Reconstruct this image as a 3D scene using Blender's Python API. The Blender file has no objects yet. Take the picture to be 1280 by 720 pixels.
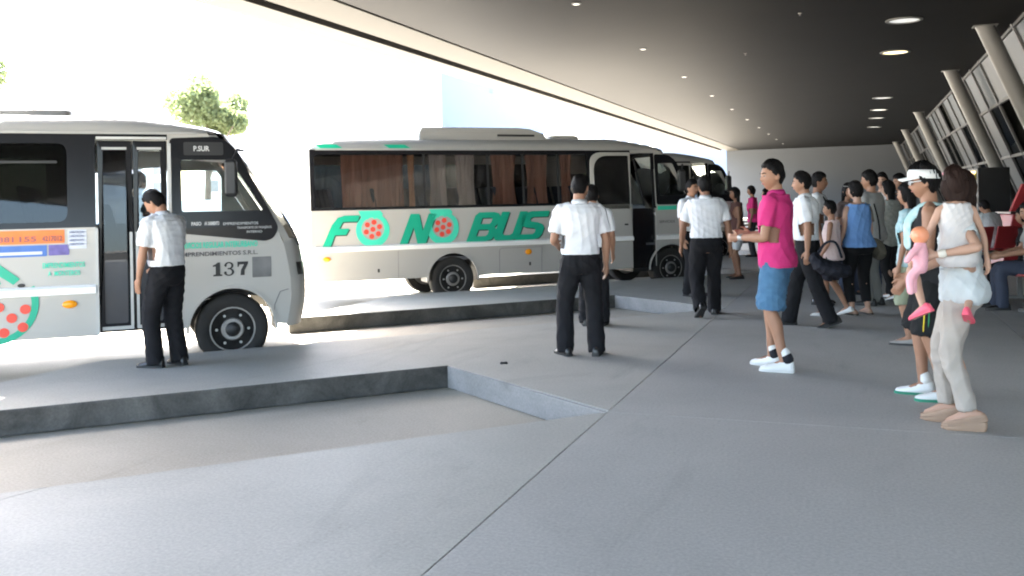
import bpy, bmesh, math, random
import numpy as np
from mathutils import Vector, Matrix
from mathutils.geometry import tessellate_polygon
import openvdb as vdb

R = math.radians
SC = bpy.context.scene
COL = SC.collection
random.seed(7)

# ------------------------------------------------------------------ camera, sky, sun, exposure
YAW = math.atan(430 / 1150)                       # the terminal runs along +Y; the camera looks 20.5 deg to its left
cd = bpy.data.cameras.new('camera'); cam = bpy.data.objects.new('camera', cd); COL.objects.link(cam)
cd.sensor_width = 36; cd.lens = 1150 / 1280 * 36; cd.shift_y = -110 / 1280
cd.clip_start = 0.05; cd.clip_end = 3000
cam.matrix_world = Matrix.Translation((0, 0, 1.5)) @ Matrix.Rotation(YAW, 4, 'Z') @ Matrix.Rotation(R(90), 4, 'X') @ Matrix.Rotation(-math.atan(0.02), 4, 'Z')
SC.camera = cam

SUN_EL, SUN_DIR = R(50.5), Vector((-0.76, 0.65))    # horizontal direction towards the sun
wd = bpy.data.worlds.new('World'); SC.world = wd; wd.use_nodes = True
nt = wd.node_tree; nt.nodes.clear()
sky = nt.nodes.new('ShaderNodeTexSky'); sky.sky_type = 'NISHITA'; sky.sun_disc = False
sky.sun_elevation = SUN_EL; sky.sun_rotation = math.atan2(SUN_DIR.x, SUN_DIR.y)
sky.air_density = 1.0; sky.dust_density = 3.0; sky.ozone_density = 1.0
bg = nt.nodes.new('ShaderNodeBackground'); bg.inputs[1].default_value = 0.15
wo = nt.nodes.new('ShaderNodeOutputWorld')
nt.links.new(sky.outputs[0], bg.inputs[0]); nt.links.new(bg.outputs[0], wo.inputs[0])
sd = bpy.data.lights.new('sun', 'SUN'); sd.energy = 5.0; sd.angle = R(0.53); sd.color = (1.0, 0.95, 0.87)
sun = bpy.data.objects.new('sun', sd); COL.objects.link(sun)
sv = Vector((SUN_DIR.x * math.cos(SUN_EL), SUN_DIR.y * math.cos(SUN_EL), math.sin(SUN_EL)))
sun.rotation_euler = sv.to_track_quat('Z', 'Y').to_euler(); sun.location = (-20, 20, 30)
SC.view_settings.view_transform = 'Standard'; SC.view_settings.look = 'None'
SC.view_settings.gamma = 1.0; SC.view_settings.use_curve_mapping = False
SC.view_settings.exposure = 4.05
SC.cycles.use_denoising = True; SC.cycles.filter_width = 2.0
SC.cycles.max_bounces = 10; SC.cycles.diffuse_bounces = 5; SC.cycles.glossy_bounces = 4
SC.cycles.transparent_max_bounces = 24; SC.cycles.transmission_bounces = 4
SC.cycles.sample_clamp_indirect = 8.0
SC.cycles.caustics_reflective = False; SC.cycles.caustics_refractive = False

# ------------------------------------------------------------------ materials
MATS = {}
def mat(name, col, rough=0.6, var=0.12, scale=6.0, bump=0.0, bscale=60.0, metal=0.0, spec=0.5, detail=4, col2=None, coat=0.0, stretch=None):
    """principled material with a noise-driven colour variation and fine relief"""
    if name in MATS: return MATS[name]
    m = bpy.data.materials.new(name); m.use_nodes = True; MATS[name] = m
    n = m.node_tree.nodes; l = m.node_tree.links
    b = n['Principled BSDF']
    b.inputs['Roughness'].default_value = rough; b.inputs['Metallic'].default_value = metal
    b.inputs['Specular IOR Level'].default_value = spec
    if coat: b.inputs['Coat Weight'].default_value = coat; b.inputs['Coat Roughness'].default_value = 0.08
    tc = n.new('ShaderNodeTexCoord'); src = tc.outputs['Object']
    if stretch:
        mp = n.new('ShaderNodeMapping'); mp.inputs['Scale'].default_value = stretch
        l.new(src, mp.inputs[0]); src = mp.outputs[0]
    no = n.new('ShaderNodeTexNoise'); no.inputs['Scale'].default_value = scale; no.inputs['Detail'].default_value = detail
    l.new(src, no.inputs['Vector'])
    mx = n.new('ShaderNodeMix'); mx.data_type = 'RGBA'
    c = Vector(col[:3]); c2 = Vector(col2[:3]) if col2 else c * (1 - var * 1.6)
    mx.inputs[6].default_value = (*(c2), 1); mx.inputs[7].default_value = (*[min(1, v * (1 + (0 if col2 else var))) for v in c], 1)
    l.new(no.outputs['Fac'], mx.inputs[0]); l.new(mx.outputs[2], b.inputs['Base Color'])
    if bump:
        n2 = n.new('ShaderNodeTexNoise'); n2.inputs['Scale'].default_value = bscale; n2.inputs['Detail'].default_value = 3
        l.new(src, n2.inputs['Vector'])
        bp = n.new('ShaderNodeBump'); bp.inputs['Strength'].default_value = bump; bp.inputs['Distance'].default_value = 0.01
        l.new(n2.outputs['Fac'], bp.inputs['Height']); l.new(bp.outputs[0], b.inputs['Normal'])
    return m

def glass(name, tint, refl=1.0, rough=0.02):
    """thin pane: tinted see-through plus mirror reflection by angle"""
    if name in MATS: return MATS[name]
    m = bpy.data.materials.new(name); m.use_nodes = True; MATS[name] = m
    n = m.node_tree.nodes; l = m.node_tree.links; n.clear()
    o = n.new('ShaderNodeOutputMaterial'); mx = n.new('ShaderNodeMixShader')
    t = n.new('ShaderNodeBsdfTransparent'); t.inputs[0].default_value = (*tint, 1)
    g = n.new('ShaderNodeBsdfGlossy'); g.inputs['Roughness'].default_value = rough; g.inputs[0].default_value = (refl, refl, refl, 1)
    fr = n.new('ShaderNodeFresnel'); fr.inputs[0].default_value = 1.5
    l.new(fr.outputs[0], mx.inputs[0]); l.new(t.outputs[0], mx.inputs[1]); l.new(g.outputs[0], mx.inputs[2]); l.new(mx.outputs[0], o.inputs[0])
    return m

def emit(name, col, s):
    if name in MATS: return MATS[name]
    m = bpy.data.materials.new(name); m.use_nodes = True; MATS[name] = m
    b = m.node_tree.nodes['Principled BSDF']
    b.inputs['Base Color'].default_value = (*col, 1); b.inputs['Emission Color'].default_value = (*col, 1); b.inputs['Emission Strength'].default_value = s
    return m

def concrete(name, c1, c2, stain, rough=0.55, sc=0.5, crack=True):
    """worn concrete: broad tone patches, fine speckle, trodden dark smears"""
    if name in MATS: return MATS[name]
    m = bpy.data.materials.new(name); m.use_nodes = True; MATS[name] = m
    n = m.node_tree.nodes; l = m.node_tree.links; b = n['Principled BSDF']
    b.inputs['Specular IOR Level'].default_value = 0.4
    tc = n.new('ShaderNodeTexCoord')
    def noise(s, d, r=0.6, dist=0.0, mapping=None):
        x = n.new('ShaderNodeTexNoise'); x.inputs['Scale'].default_value = s; x.inputs['Detail'].default_value = d; x.inputs['Roughness'].default_value = r; x.inputs['Distortion'].default_value = dist
        if mapping:
            mp = n.new('ShaderNodeMapping'); mp.inputs['Scale'].default_value = mapping[0]; mp.inputs['Rotation'].default_value = (0, 0, mapping[1]); l.new(tc.outputs['Object'], mp.inputs[0]); l.new(mp.outputs[0], x.inputs['Vector'])
        else: l.new(tc.outputs['Object'], x.inputs['Vector'])
        return x.outputs['Fac']
    def ramp(f, a, bb):
        r = n.new('ShaderNodeMapRange'); r.inputs[1].default_value = a; r.inputs[2].default_value = bb; l.new(f, r.inputs[0]); return r.outputs[0]
    def mix(f, a, bb, typ='MIX'):
        x = n.new('ShaderNodeMix'); x.data_type = 'RGBA'; x.blend_type = typ
        if isinstance(f, float): x.inputs[0].default_value = f
        else: l.new(f, x.inputs[0])
        for i, v in ((6, a), (7, bb)):
            if isinstance(v, tuple): x.inputs[i].default_value = (*v, 1)
            else: l.new(v, x.inputs[i])
        return x.outputs[2]
    base = mix(ramp(noise(sc, 6, 0.65, 0.6), 0.35, 0.68), c1, c2)
    base = mix(ramp(noise(0.9, 8, 0.7, 1.2, ((1.0, 0.35, 1.0), 0.35)), 0.56, 0.78), base, stain)
    spk = ramp(noise(55, 3, 0.7), 0.25, 0.8)
    g = n.new('ShaderNodeMix'); g.data_type = 'RGBA'; g.blend_type = 'MULTIPLY'; g.inputs[0].default_value = 0.35
    l.new(base, g.inputs[6]); l.new(spk, g.inputs[7]); out = g.outputs[2]
    l.new(out, b.inputs['Base Color'])
    rr = n.new('ShaderNodeMapRange'); rr.inputs[3].default_value = rough - 0.14; rr.inputs[4].default_value = rough + 0.2
    l.new(noise(1.7, 5, 0.6, 0.5), rr.inputs[0]); l.new(rr.outputs[0], b.inputs['Roughness'])
    bp = n.new('ShaderNodeBump'); bp.inputs['Strength'].default_value = 0.12; bp.inputs['Distance'].default_value = 0.01
    l.new(noise(24, 6, 0.7), bp.inputs['Height']); l.new(bp.outputs[0], b.inputs['Normal'])
    return m

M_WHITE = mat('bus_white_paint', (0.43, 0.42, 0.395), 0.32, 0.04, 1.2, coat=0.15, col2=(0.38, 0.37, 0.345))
M_BELT = mat('bus_moulding_sunlit', (0.88, 0.88, 0.86), 0.3, 0.02)  # far whiter than the panels: sun caught on the ledge, put into its colour
M_BLACKG = mat('bus_black_band', (0.010, 0.010, 0.012), 0.2, 0.1, spec=0.2)
M_BLACK = mat('black_plastic', (0.015, 0.015, 0.016), 0.5, 0.2, bump=0.1)
M_RUBBER = mat('tyre_rubber', (0.018, 0.017, 0.016), 0.8, 0.3, 9, bump=0.2)
M_RIM = mat('steel_rim', (0.30, 0.29, 0.28), 0.45, 0.25, 8, metal=0.6)
M_ALU = mat('door_aluminium', (0.42, 0.42, 0.41), 0.4, 0.1, metal=0.3)
M_GREEN = mat('livery_green', (0.0, 0.36, 0.22), 0.4, 0.05)
M_GREEN2 = mat('livery_turquoise', (0.05, 0.62, 0.42), 0.4, 0.05)
M_DKGREEN = mat('livery_shadow_green', (0.02, 0.07, 0.05), 0.4, 0.05)
M_RED = mat('livery_red', (0.72, 0.06, 0.035), 0.4, 0.06)
M_AMBER = mat('amber_lens', (0.9, 0.33, 0.01), 0.2, 0.05)
M_INT = mat('bus_interior_grey', (0.10, 0.10, 0.105), 0.7, 0.1)
M_SEAT = mat('bus_seat_fabric', (0.05, 0.06, 0.09), 0.9, 0.3, 20)
M_TINT = glass('tinted_window', (0.84, 0.83, 0.82))
M_TINT1 = glass('green_tinted_window', (0.20, 0.24, 0.23), 0.5)
M_CLEAR = glass('clear_window', (0.82, 0.86, 0.85))
M_CONC = concrete('platform_concrete', (0.45, 0.437, 0.39), (0.53, 0.515, 0.46), (0.365, 0.352, 0.315))
M_CONC2 = concrete('walkway_concrete', (0.44, 0.428, 0.395), (0.53, 0.515, 0.475), (0.36, 0.35, 0.32), sc=0.35)
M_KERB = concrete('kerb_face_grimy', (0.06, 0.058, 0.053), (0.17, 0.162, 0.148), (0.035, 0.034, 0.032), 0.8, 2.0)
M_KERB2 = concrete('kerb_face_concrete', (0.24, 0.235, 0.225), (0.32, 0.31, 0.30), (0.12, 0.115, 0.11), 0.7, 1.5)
M_ROAD = concrete('bay_floor', (0.48, 0.435, 0.355), (0.57, 0.52, 0.43), (0.38, 0.34, 0.275), 0.75, 0.6)
M_STEEL = mat('column_paint', (0.15, 0.148, 0.14), 0.5, 0.1, 3)

# ------------------------------------------------------------------ geometry helpers
class MB:
    def __init__(s): s.v = []; s.f = []
    def add(s, vs, fs):
        o = len(s.v); s.v += [tuple(v) for v in vs]; s.f += [tuple(i + o for i in f) for f in fs]; return s
    def box(s, x0, x1, y0, y1, z0, z1):
        return s.add([(x0, y0, z0), (x1, y0, z0), (x1, y1, z0), (x0, y1, z0), (x0, y0, z1), (x1, y0, z1), (x1, y1, z1), (x0, y1, z1)],
                     [(0, 3, 2, 1), (4, 5, 6, 7), (0, 1, 5, 4), (1, 2, 6, 5), (2, 3, 7, 6), (3, 0, 4, 7)])
    def prism(s, poly, z0, z1):
        n = len(poly)
        vs = [(p[0], p[1], z0) for p in poly] + [(p[0], p[1], z1) for p in poly]
        fs = [tuple(range(n))[::-1], tuple(range(n, 2 * n))] + [(i, (i + 1) % n, n + (i + 1) % n, n + i) for i in range(n)]
        return s.add(vs, fs)
    def tube(s, pts, rad, seg=10):
        pts = [Vector(p) for p in pts]; rad = rad if isinstance(rad, (list, tuple)) else [rad] * len(pts)
        rings = []; X = None
        for i, p in enumerate(pts):
            d = (pts[min(i + 1, len(pts) - 1)] - pts[max(i - 1, 0)]).normalized()
            if X is None: X = d.orthogonal().normalized()
            X = (X - d * X.dot(d)).normalized(); Y = d.cross(X)
            rings.append([p + (X * math.cos(2 * math.pi * k / seg) + Y * math.sin(2 * math.pi * k / seg)) * rad[i] for k in range(seg)])
        return s.rings(rings)
    def rings(s, rings, cap=True, closed=True):
        n = len(rings[0]); vs = [v for r in rings for v in r]; fs = []
        m = n if closed else n - 1
        for i in range(len(rings) - 1):
            for k in range(m):
                a = i * n + k; b = i * n + (k + 1) % n
                fs.append((a, b, b + n, a + n))
        if cap: fs.append(tuple(range(n))[::-1]); fs.append(tuple(range(len(vs) - n, len(vs))))
        return s.add(vs, fs)
    def lathe(s, prof, seg=24, axis='y', c=(0, 0, 0)):
        rings = []
        for (r, h) in prof:
            ring = []
            for k in range(seg):
                a = 2 * math.pi * k / seg; u, v = r * math.cos(a), r * math.sin(a)
                p = {'y': (u, h, v), 'z': (u, v, h), 'x': (h, u, v)}[axis]
                ring.append((p[0] + c[0], p[1] + c[1], p[2] + c[2]))
            rings.append(ring)
        return s.rings(rings)

def fix_normals(me):
    bm = bmesh.new(); bm.from_mesh(me); bmesh.ops.recalc_face_normals(bm, faces=bm.faces); bm.to_mesh(me); bm.free()

def obj(name, mb, m, parent=None, smooth=False, bevel=0.0, label=None):
    me = bpy.data.meshes.new(name)
    me.from_pydata([tuple(v) for v in mb.v], [], mb.f); me.update(); fix_normals(me)
    if smooth:
        me.polygons.foreach_set('use_smooth', [True] * len(me.polygons))
        me.set_sharp_from_angle(angle=R(38))
    me.materials.append(m)
    o = bpy.data.objects.new(name, me); COL.objects.link(o)
    if parent: o.parent = parent
    if bevel:
        bv = o.modifiers.new('bevel', 'BEVEL'); bv.width = bevel; bv.segments = 2; bv.limit_method = 'ANGLE'; bv.angle_limit = R(40)
    if label: o['label'] = label
    return o

def thing(name, label, cat, loc=(0, 0, 0), rot=0.0, group=None):
    o = bpy.data.objects.new(name, None); COL.objects.link(o)
    o.location = loc; o.rotation_euler = (0, 0, rot); o.empty_display_size = 0.2
    o['label'] = label; o['category'] = cat
    if group: o['group'] = group
    return o
def tag(o, label, cat, group=None):
    o['label'] = label; o['category'] = cat
    if group: o['group'] = group
    return o
def struct(o): o['kind'] = 'structure'; return o
def share(src, name, parent, loc=(0, 0, 0)):
    o = src.copy(); o.name = name; COL.objects.link(o); o.parent = parent; o.location = loc; return o

def text_mesh(txt, size, bold=0.0, shear=0.0, width=None, depth=0.0015):
    """lettering lying in the XY plane, baseline at 0, starting at x = 0"""
    c = bpy.data.curves.new('lettering', 'FONT'); c.body = txt; c.size = size; c.offset = bold; c.shear = shear; c.extrude = depth; c.resolution_u = 3
    o = bpy.data.objects.new('lettering', c)
    COL.objects.link(o); bpy.context.view_layer.update()
    me = bpy.data.meshes.new_from_object(o.evaluated_get(bpy.context.evaluated_depsgraph_get()))
    bpy.data.objects.remove(o); bpy.data.curves.remove(c)
    xs = [v.co.x for v in me.vertices]
    if xs:
        x0, x1 = min(xs), max(xs); k = width / (x1 - x0) if width else 1.0
        for v in me.vertices: v.co.x = (v.co.x - x0) * k
    return me

# ------------------------------------------------------------------ ground, bays, platform
g = MB(); g.add([(-900, -900, -0.2), (900, -900, -0.2), (900, 900, -0.2), (-900, 900, -0.2)], [(0, 1, 2, 3)])
struct(obj('ground', g, M_ROAD))

BD = Vector((-0.701, -0.713)); BN = Vector((-0.713, 0.701))      # bay direction (outwards) and its normal
PX = -1.66; PERIOD = 6.2
def P(k): return Vector((PX, 6.27 + PERIOD * k))
def Q(k): return P(k) + Vector((-1.84, 1.37))
FACADE_X0 = 4.62
plat = bpy.data.objects.new('platform', None); COL.objects.link(plat); plat['kind'] = 'structure'
sub = MB().prism([(PX + 0.05, -22), (FACADE_X0 + 6, -22), (FACADE_X0 + 6, 66), (PX + 0.05, 66)], -0.19, -0.03)
obj('slab_bed', sub, M_KERB, plat)
G = 0.003
TIPX = -7.0
def along(p, x): return p + BD * ((x - p.x) / BD.x)
for k in range(-4, 10):
    y0, y1 = P(k).y, P(k + 1).y
    for (xa, xb) in ((PX, 1.55), (1.55, FACADE_X0 + 6)):
        obj('slab', MB().prism([(xa + G, y0 + G), (xb - G, y0 + G), (xb - G, y1 - G), (xa + G, y1 - G)], -0.15, 0.0), M_CONC2, plat, bevel=0.002)
    q, p1, p0 = Q(k), P(k + 1), P(k)
    qa, pa = along(q, TIPX), along(p1, TIPX)
    # finger between two bays: cut in three slabs by transverse joints
    kt = 0.13
    qi, p0i, p1i = q, p0, p1
    cuts = [0.0, 0.46, 1.0]
    A0 = [Vector((PX - G, p0.y)), q]
    def cutpt(a, b, t): return a + (b - a) * t
    qs = [cutpt(q, qa, t) for t in cuts]; ps = [cutpt(p1, pa, t) for t in cuts]
    inner = -BN * kt
    obj('slab', MB().prism([(PX - G, p0.y + 0.04), tuple(q + BN * 0.03), tuple(qs[1] + BN * 0.03), tuple(ps[1]), (PX - G, p1.y - 0.004)], -0.19, 0.0), M_CONC, plat, bevel=0.003)
    obj('slab', MB().prism([tuple(qs[1] + BN * 0.03 + BD * 2 * G), tuple(qa + BN * 0.03), tuple(pa), tuple(ps[1] + BD * 2 * G)], -0.19, 0.0), M_CONC, plat, bevel=0.003)
    # kerbstones: grimy long kerb on the bay's far side, cleaner ones on the near side and the end
    e = BN * kt
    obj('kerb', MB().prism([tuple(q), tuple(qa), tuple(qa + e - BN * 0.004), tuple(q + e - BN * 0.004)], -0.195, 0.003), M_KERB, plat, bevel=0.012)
    obj('kerb_top', MB().prism([tuple(q + BN * 0.012), tuple(qa + BN * 0.012), tuple(qa + e - BN * 0.006), tuple(q + e - BN * 0.006)], 0.0, 0.006), M_CONC, plat)
    pq = (q - p0).normalized(); nq = Vector((-pq.y, pq.x)); nq = nq if nq.dot(BD) > 0 else -nq
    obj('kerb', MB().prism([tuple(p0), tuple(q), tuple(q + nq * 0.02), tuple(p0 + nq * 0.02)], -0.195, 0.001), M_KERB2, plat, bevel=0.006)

# ------------------------------------------------------------------ canopy, facade, columns, hall
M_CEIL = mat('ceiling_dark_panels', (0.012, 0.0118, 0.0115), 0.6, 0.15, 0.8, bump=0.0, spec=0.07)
def ceil_mat():
    m = M_CEIL; n = m.node_tree.nodes; l = m.node_tree.links; b = n['Principled BSDF']
    tc = n.new('ShaderNodeTexCoord'); w = n.new('ShaderNodeTexWave'); w.wave_type = 'BANDS'; w.bands_direction = 'Y'; w.wave_profile = 'SAW'
    w.inputs['Scale'].default_value = 1.05; w.inputs['Distortion'].default_value = 0.0
    l.new(tc.outputs['Object'], w.inputs[0])
    bp = n.new('ShaderNodeBump'); bp.inputs['Strength'].default_value = 0.18; bp.inputs['Distance'].default_value = 0.02
    l.new(w.outputs['Fac'], bp.inputs['Height']); l.new(bp.outputs[0], b.inputs['Normal'])
ceil_mat()
ZC = 4.6; CY0, CY1 = -7.0, 64.5
can = thing('canopy', 'long dark canopy ceiling with pale outer beam over the bus platform', 'canopy')
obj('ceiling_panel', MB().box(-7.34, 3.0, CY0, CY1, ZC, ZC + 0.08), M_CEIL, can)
obj('roof_slab', MB().box(-9.0, 7.5, CY0, CY1, ZC + 0.5, ZC + 0.7), mat('roof_slab_concrete', (0.3, 0.3, 0.3), 0.8), can)
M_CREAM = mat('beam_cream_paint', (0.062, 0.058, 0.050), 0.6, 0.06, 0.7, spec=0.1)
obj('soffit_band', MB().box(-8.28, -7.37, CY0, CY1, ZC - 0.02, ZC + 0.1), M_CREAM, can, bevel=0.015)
obj('gap_strip', MB().box(-8.62, -8.28, CY0, CY1, ZC + 0.12, ZC + 0.2), M_BLACK, can)
beam = MB(); prof = [(-8.62, ZC), (-9.26, ZC - 0.02), (-9.32, ZC + 0.03), (-9.36, ZC + 0.55), (-8.62, ZC + 0.55)]
beam.rings([[(x, CY0, z) for x, z in prof], [(x, CY1, z) for x, z in prof]])
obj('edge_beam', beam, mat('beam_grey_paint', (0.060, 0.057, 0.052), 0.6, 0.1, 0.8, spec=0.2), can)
obj('end_wall', MB().box(-8.3, 8.0, 64.55, 64.9, -0.1, ZC + 0.5), mat('end_wall_paint', (0.075, 0.083, 0.095), 0.7, 0.06, 0.5), can)

M_LAMPON = emit('downlight_lit', (1.0, 0.82, 0.45), 0.30)
M_LAMPDIM = emit('downlight_dim', (0.9, 0.92, 0.9), 0.045)
M_LAMPMID = emit('downlight_cool', (1.0, 0.98, 0.9), 0.12)
def downlight(y, r, m, label, x=0.87):
    t = thing('downlight', label, 'downlight', (x, y, ZC - 0.012), 0, 'round downlights in the dark ceiling')
    obj('trim_ring', MB().lathe([(r, 0.011), (r * 1.22, 0.011), (r * 1.22, -0.006), (r, -0.012), (r, 0.011)], 28, 'z'), M_STEEL, t, True)
    obj('lens', MB().lathe([(0.001, 0.002), (r * 0.98, 0.004), (r * 0.98, 0.010), (0.001, 0.010)], 28, 'z'), m, t)
for y, m, lb in ((18.0, M_LAMPDIM, 'large round ceiling downlight, unlit, before the yellow one'), (22.0, M_LAMPON, 'large round ceiling downlight glowing warm yellow'),
                 (32.4, M_LAMPDIM, 'pale unlit downlight beyond the warm yellow one'), (37.0, M_LAMPMID, 'bright white downlight far down the dark ceiling'),
                 (41.0, M_LAMPDIM, 'dim downlight just past the far bright white one'), (46.5, M_LAMPDIM, 'small dim downlight nearest the end wall')):
    downlight(y, 0.26, m, lb)
for i in range(10):
    t = thing('spotlight', 'tiny ceiling spotlight in the row nearer the canopy beam', 'spotlight', (-4.1, 14.06 + 4.9 * i, ZC), 0, 'row of small spotlights in the ceiling')
    obj('housing', MB().lathe([(0.001, 0.0), (0.075, 0.0), (0.075, -0.012), (0.055, -0.016), (0.001, -0.016)], 20, 'z'), M_STEEL, t, True)
    obj('lens', MB().lathe([(0.001, -0.0175), (0.05, -0.0175), (0.05, -0.012), (0.001, -0.012)], 20, 'z'), M_LAMPMID, t)
for (x, y) in ((-0.84, 16.5), (-2.2, 20.6)):
    t = thing('sprinkler', 'tiny ceiling sprinkler head between the two light rows', 'sprinkler', (x, y, ZC), 0, 'ceiling sprinklers')
    obj('rose', MB().lathe([(0.001, 0.0), (0.035, 0.0), (0.03, -0.012), (0.001, -0.012)], 14, 'z'), M_STEEL, t, True)
    obj('nozzle', MB().lathe([(0.001, -0.01), (0.012, -0.01), (0.012, -0.04), (0.022, -0.045), (0.001, -0.05)], 14, 'z'), M_STEEL, t, True)

LEAN = 0.4                                                       # metres outwards per metre down
def colx(z): return 2.33 + (ZC - z) * LEAN
for i, (y, lb) in enumerate(((12.6, 'leaning grey column just past the edge of view'), (19.33, 'leaning grey column with seated people at its foot'), (26.07, 'leaning grey column beside the lit vending machine'), (39.0, 'leaning grey column midway along the glass front'),
                         (49.5, 'slim leaning grey column second from the end wall'), (61.0, 'slim leaning grey column beside the end wall'))):
    if i == 0: continue
    t = thing('column', lb, 'column', (0, y, 0), 0, 'leaning columns along the glass front')
    a, b = Vector((colx(0.0), 0, 0.02)), Vector((colx(ZC) - 0.01, 0, ZC - 0.005))
    mb = MB(); ring = []
    for p in (a, b):
        ring.append([p + Vector((0.17 * math.cos(q), 0.14 * math.sin(q), 0)) for q in np.linspace(0, 2 * math.pi, 29)[:-1]])
    mb.rings(ring); obj('shaft', mb, M_STEEL, t, True)
    obj('base_plate', MB().lathe([(0.001, 0.0), (0.42, 0.0), (0.42, 0.035), (0.001, 0.035)], 24, 'z', (a.x, 0, 0.004)), M_STEEL, t, False, 0.006)
    obj('top_bracket', MB().box(b.x - 0.2, b.x + 0.22, -0.16, 0.16, ZC - 0.02, ZC - 0.002), M_STEEL, t, False, 0.006)

M_FGLASS = glass('facade_glass', (0.50, 0.54, 0.55), 0.25, 0.03)
M_FROST = mat('frosted_panel', (0.075, 0.082, 0.088), 0.45, 0.25, 0.8, spec=0.12)
M_FROST2 = mat('frosted_panel_dark', (0.05, 0.053, 0.056), 0.45, 0.3, 0.7, spec=0.12)
M_FROST3 = mat('frosted_panel_blue', (0.065, 0.078, 0.088), 0.45, 0.3, 0.7, spec=0.12)
M_MULL = mat('mullion_paint', (0.075, 0.075, 0.075), 0.6, 0.1)
fac = thing('glass_facade', 'leaning glazed front of the terminal hall with grey mullions', 'glass wall')
def fx(z): return 2.80 + (ZC - z) * LEAN
STEP = 3.36; y = 9.25
rows = ((0.0, 0.95), (0.95, 2.35), (2.35, 3.55), (3.55, ZC))
while y < 64:
    for (z0, z1) in rows:
        for h in range(2):
            ya, yb = y + h * STEP / 2 + 0.03, y + (h + 1) * STEP / 2 - 0.03
            za, zb = z0 + 0.03, z1 - 0.03
            hsh = (int(y * 7.3) * 5 + h * 3 + int(z0 * 10)) % 7
            mm = M_FGLASS if hsh in (1, 4) or z0 < .5 else (M_FROST, M_FROST2, M_FROST3)[hsh % 3]
            mb = MB(); vs = []
            for d in (0.0, 0.02): vs += [(fx(za) + d, ya, za), (fx(za) + d, yb, za), (fx(zb) + d, yb, zb), (fx(zb) + d, ya, zb)]
            mb.add(vs, [(0, 1, 2, 3), (4, 7, 6, 5), (0, 4, 5, 1), (1, 5, 6, 2), (2, 6, 7, 3), (3, 7, 4, 0)])
            obj('pane', mb, mm, fac)
    for h in range(2):
        yy = y + h * STEP / 2
        mb = MB(); w = 0.03 if h else 0.05
        mb.rings([[(fx(z) + dx, yy + dy, z) for dx, dy in ((-0.05, -w), (0.1, -w), (0.1, w), (-0.05, w))] for z in (0.01, ZC - 0.01)])
        obj('mullion', mb, M_MULL, fac)
    y += STEP
for z in (0.04, 0.95, 2.35, 3.55, ZC - 0.05):
    mb = MB(); mb.rings([[(fx(z) + dx, yy, z + dz) for dx, dz in ((-0.035, -0.035), (0.08, -0.035), (0.08, 0.035), (-0.035, 0.035))] for yy in (9.25, 64.4)])
    obj('transom', mb, M_MULL, fac)
hall = thing('terminal_hall', 'dim hall interior behind the leaning glass front', 'hall')
M_HALL = mat('hall_wall', (0.30, 0.30, 0.30), 0.8, 0.3, 0.6)
obj('back_wall', MB().box(10.4, 10.7, CY0, 64.5, 0, ZC + 0.5), M_HALL, hall)
obj('hall_ceiling', MB().box(3.05, 10.38, CY0, 64.5, ZC + 0.02, ZC + 0.1), mat('hall_ceiling', (0.3, 0.3, 0.3), 0.8), hall)
obj('side_wall', MB().box(4.7, 5.0, 3.5, 9.1, 0.0, ZC), mat('hall_side_wall', (0.45, 0.45, 0.44), 0.8), hall)

# ------------------------------------------------------------------ buses
W2 = 1.02                                                        # half width of a minibus
def arc(cx, cz, r, a0, a1, n=14): return [(cx + r * math.cos(R(a0 + (a1 - a0) * i / n)), cz + r * math.sin(R(a0 + (a1 - a0) * i / n))) for i in range(n + 1)]
def rpoly(pts, r, n=5):
    """polygon with rounded corners; r a number or one per corner"""
    out = []; N = len(pts); rs = r if isinstance(r, (list, tuple)) else [r] * N
    for i in range(N):
        p0, p1, p2 = Vector(pts[i - 1]), Vector(pts[i]), Vector(pts[(i + 1) % N])
        a = (p0 - p1); b = (p2 - p1); d = min(rs[i], a.length * 0.48, b.length * 0.48)
        if d < 1e-4: out.append(tuple(p1)); continue
        s, e = p1 + a.normalized() * d, p1 + b.normalized() * d
        for k in range(n + 1):
            t = k / n; out.append(tuple(s * (1 - t) ** 2 + p1 * 2 * t * (1 - t) + e * t * t))
    return out
def rrect(x0, z0, x1, z1, r): return rpoly([(x0, z0), (x1, z0), (x1, z1), (x0, z1)], r)

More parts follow.
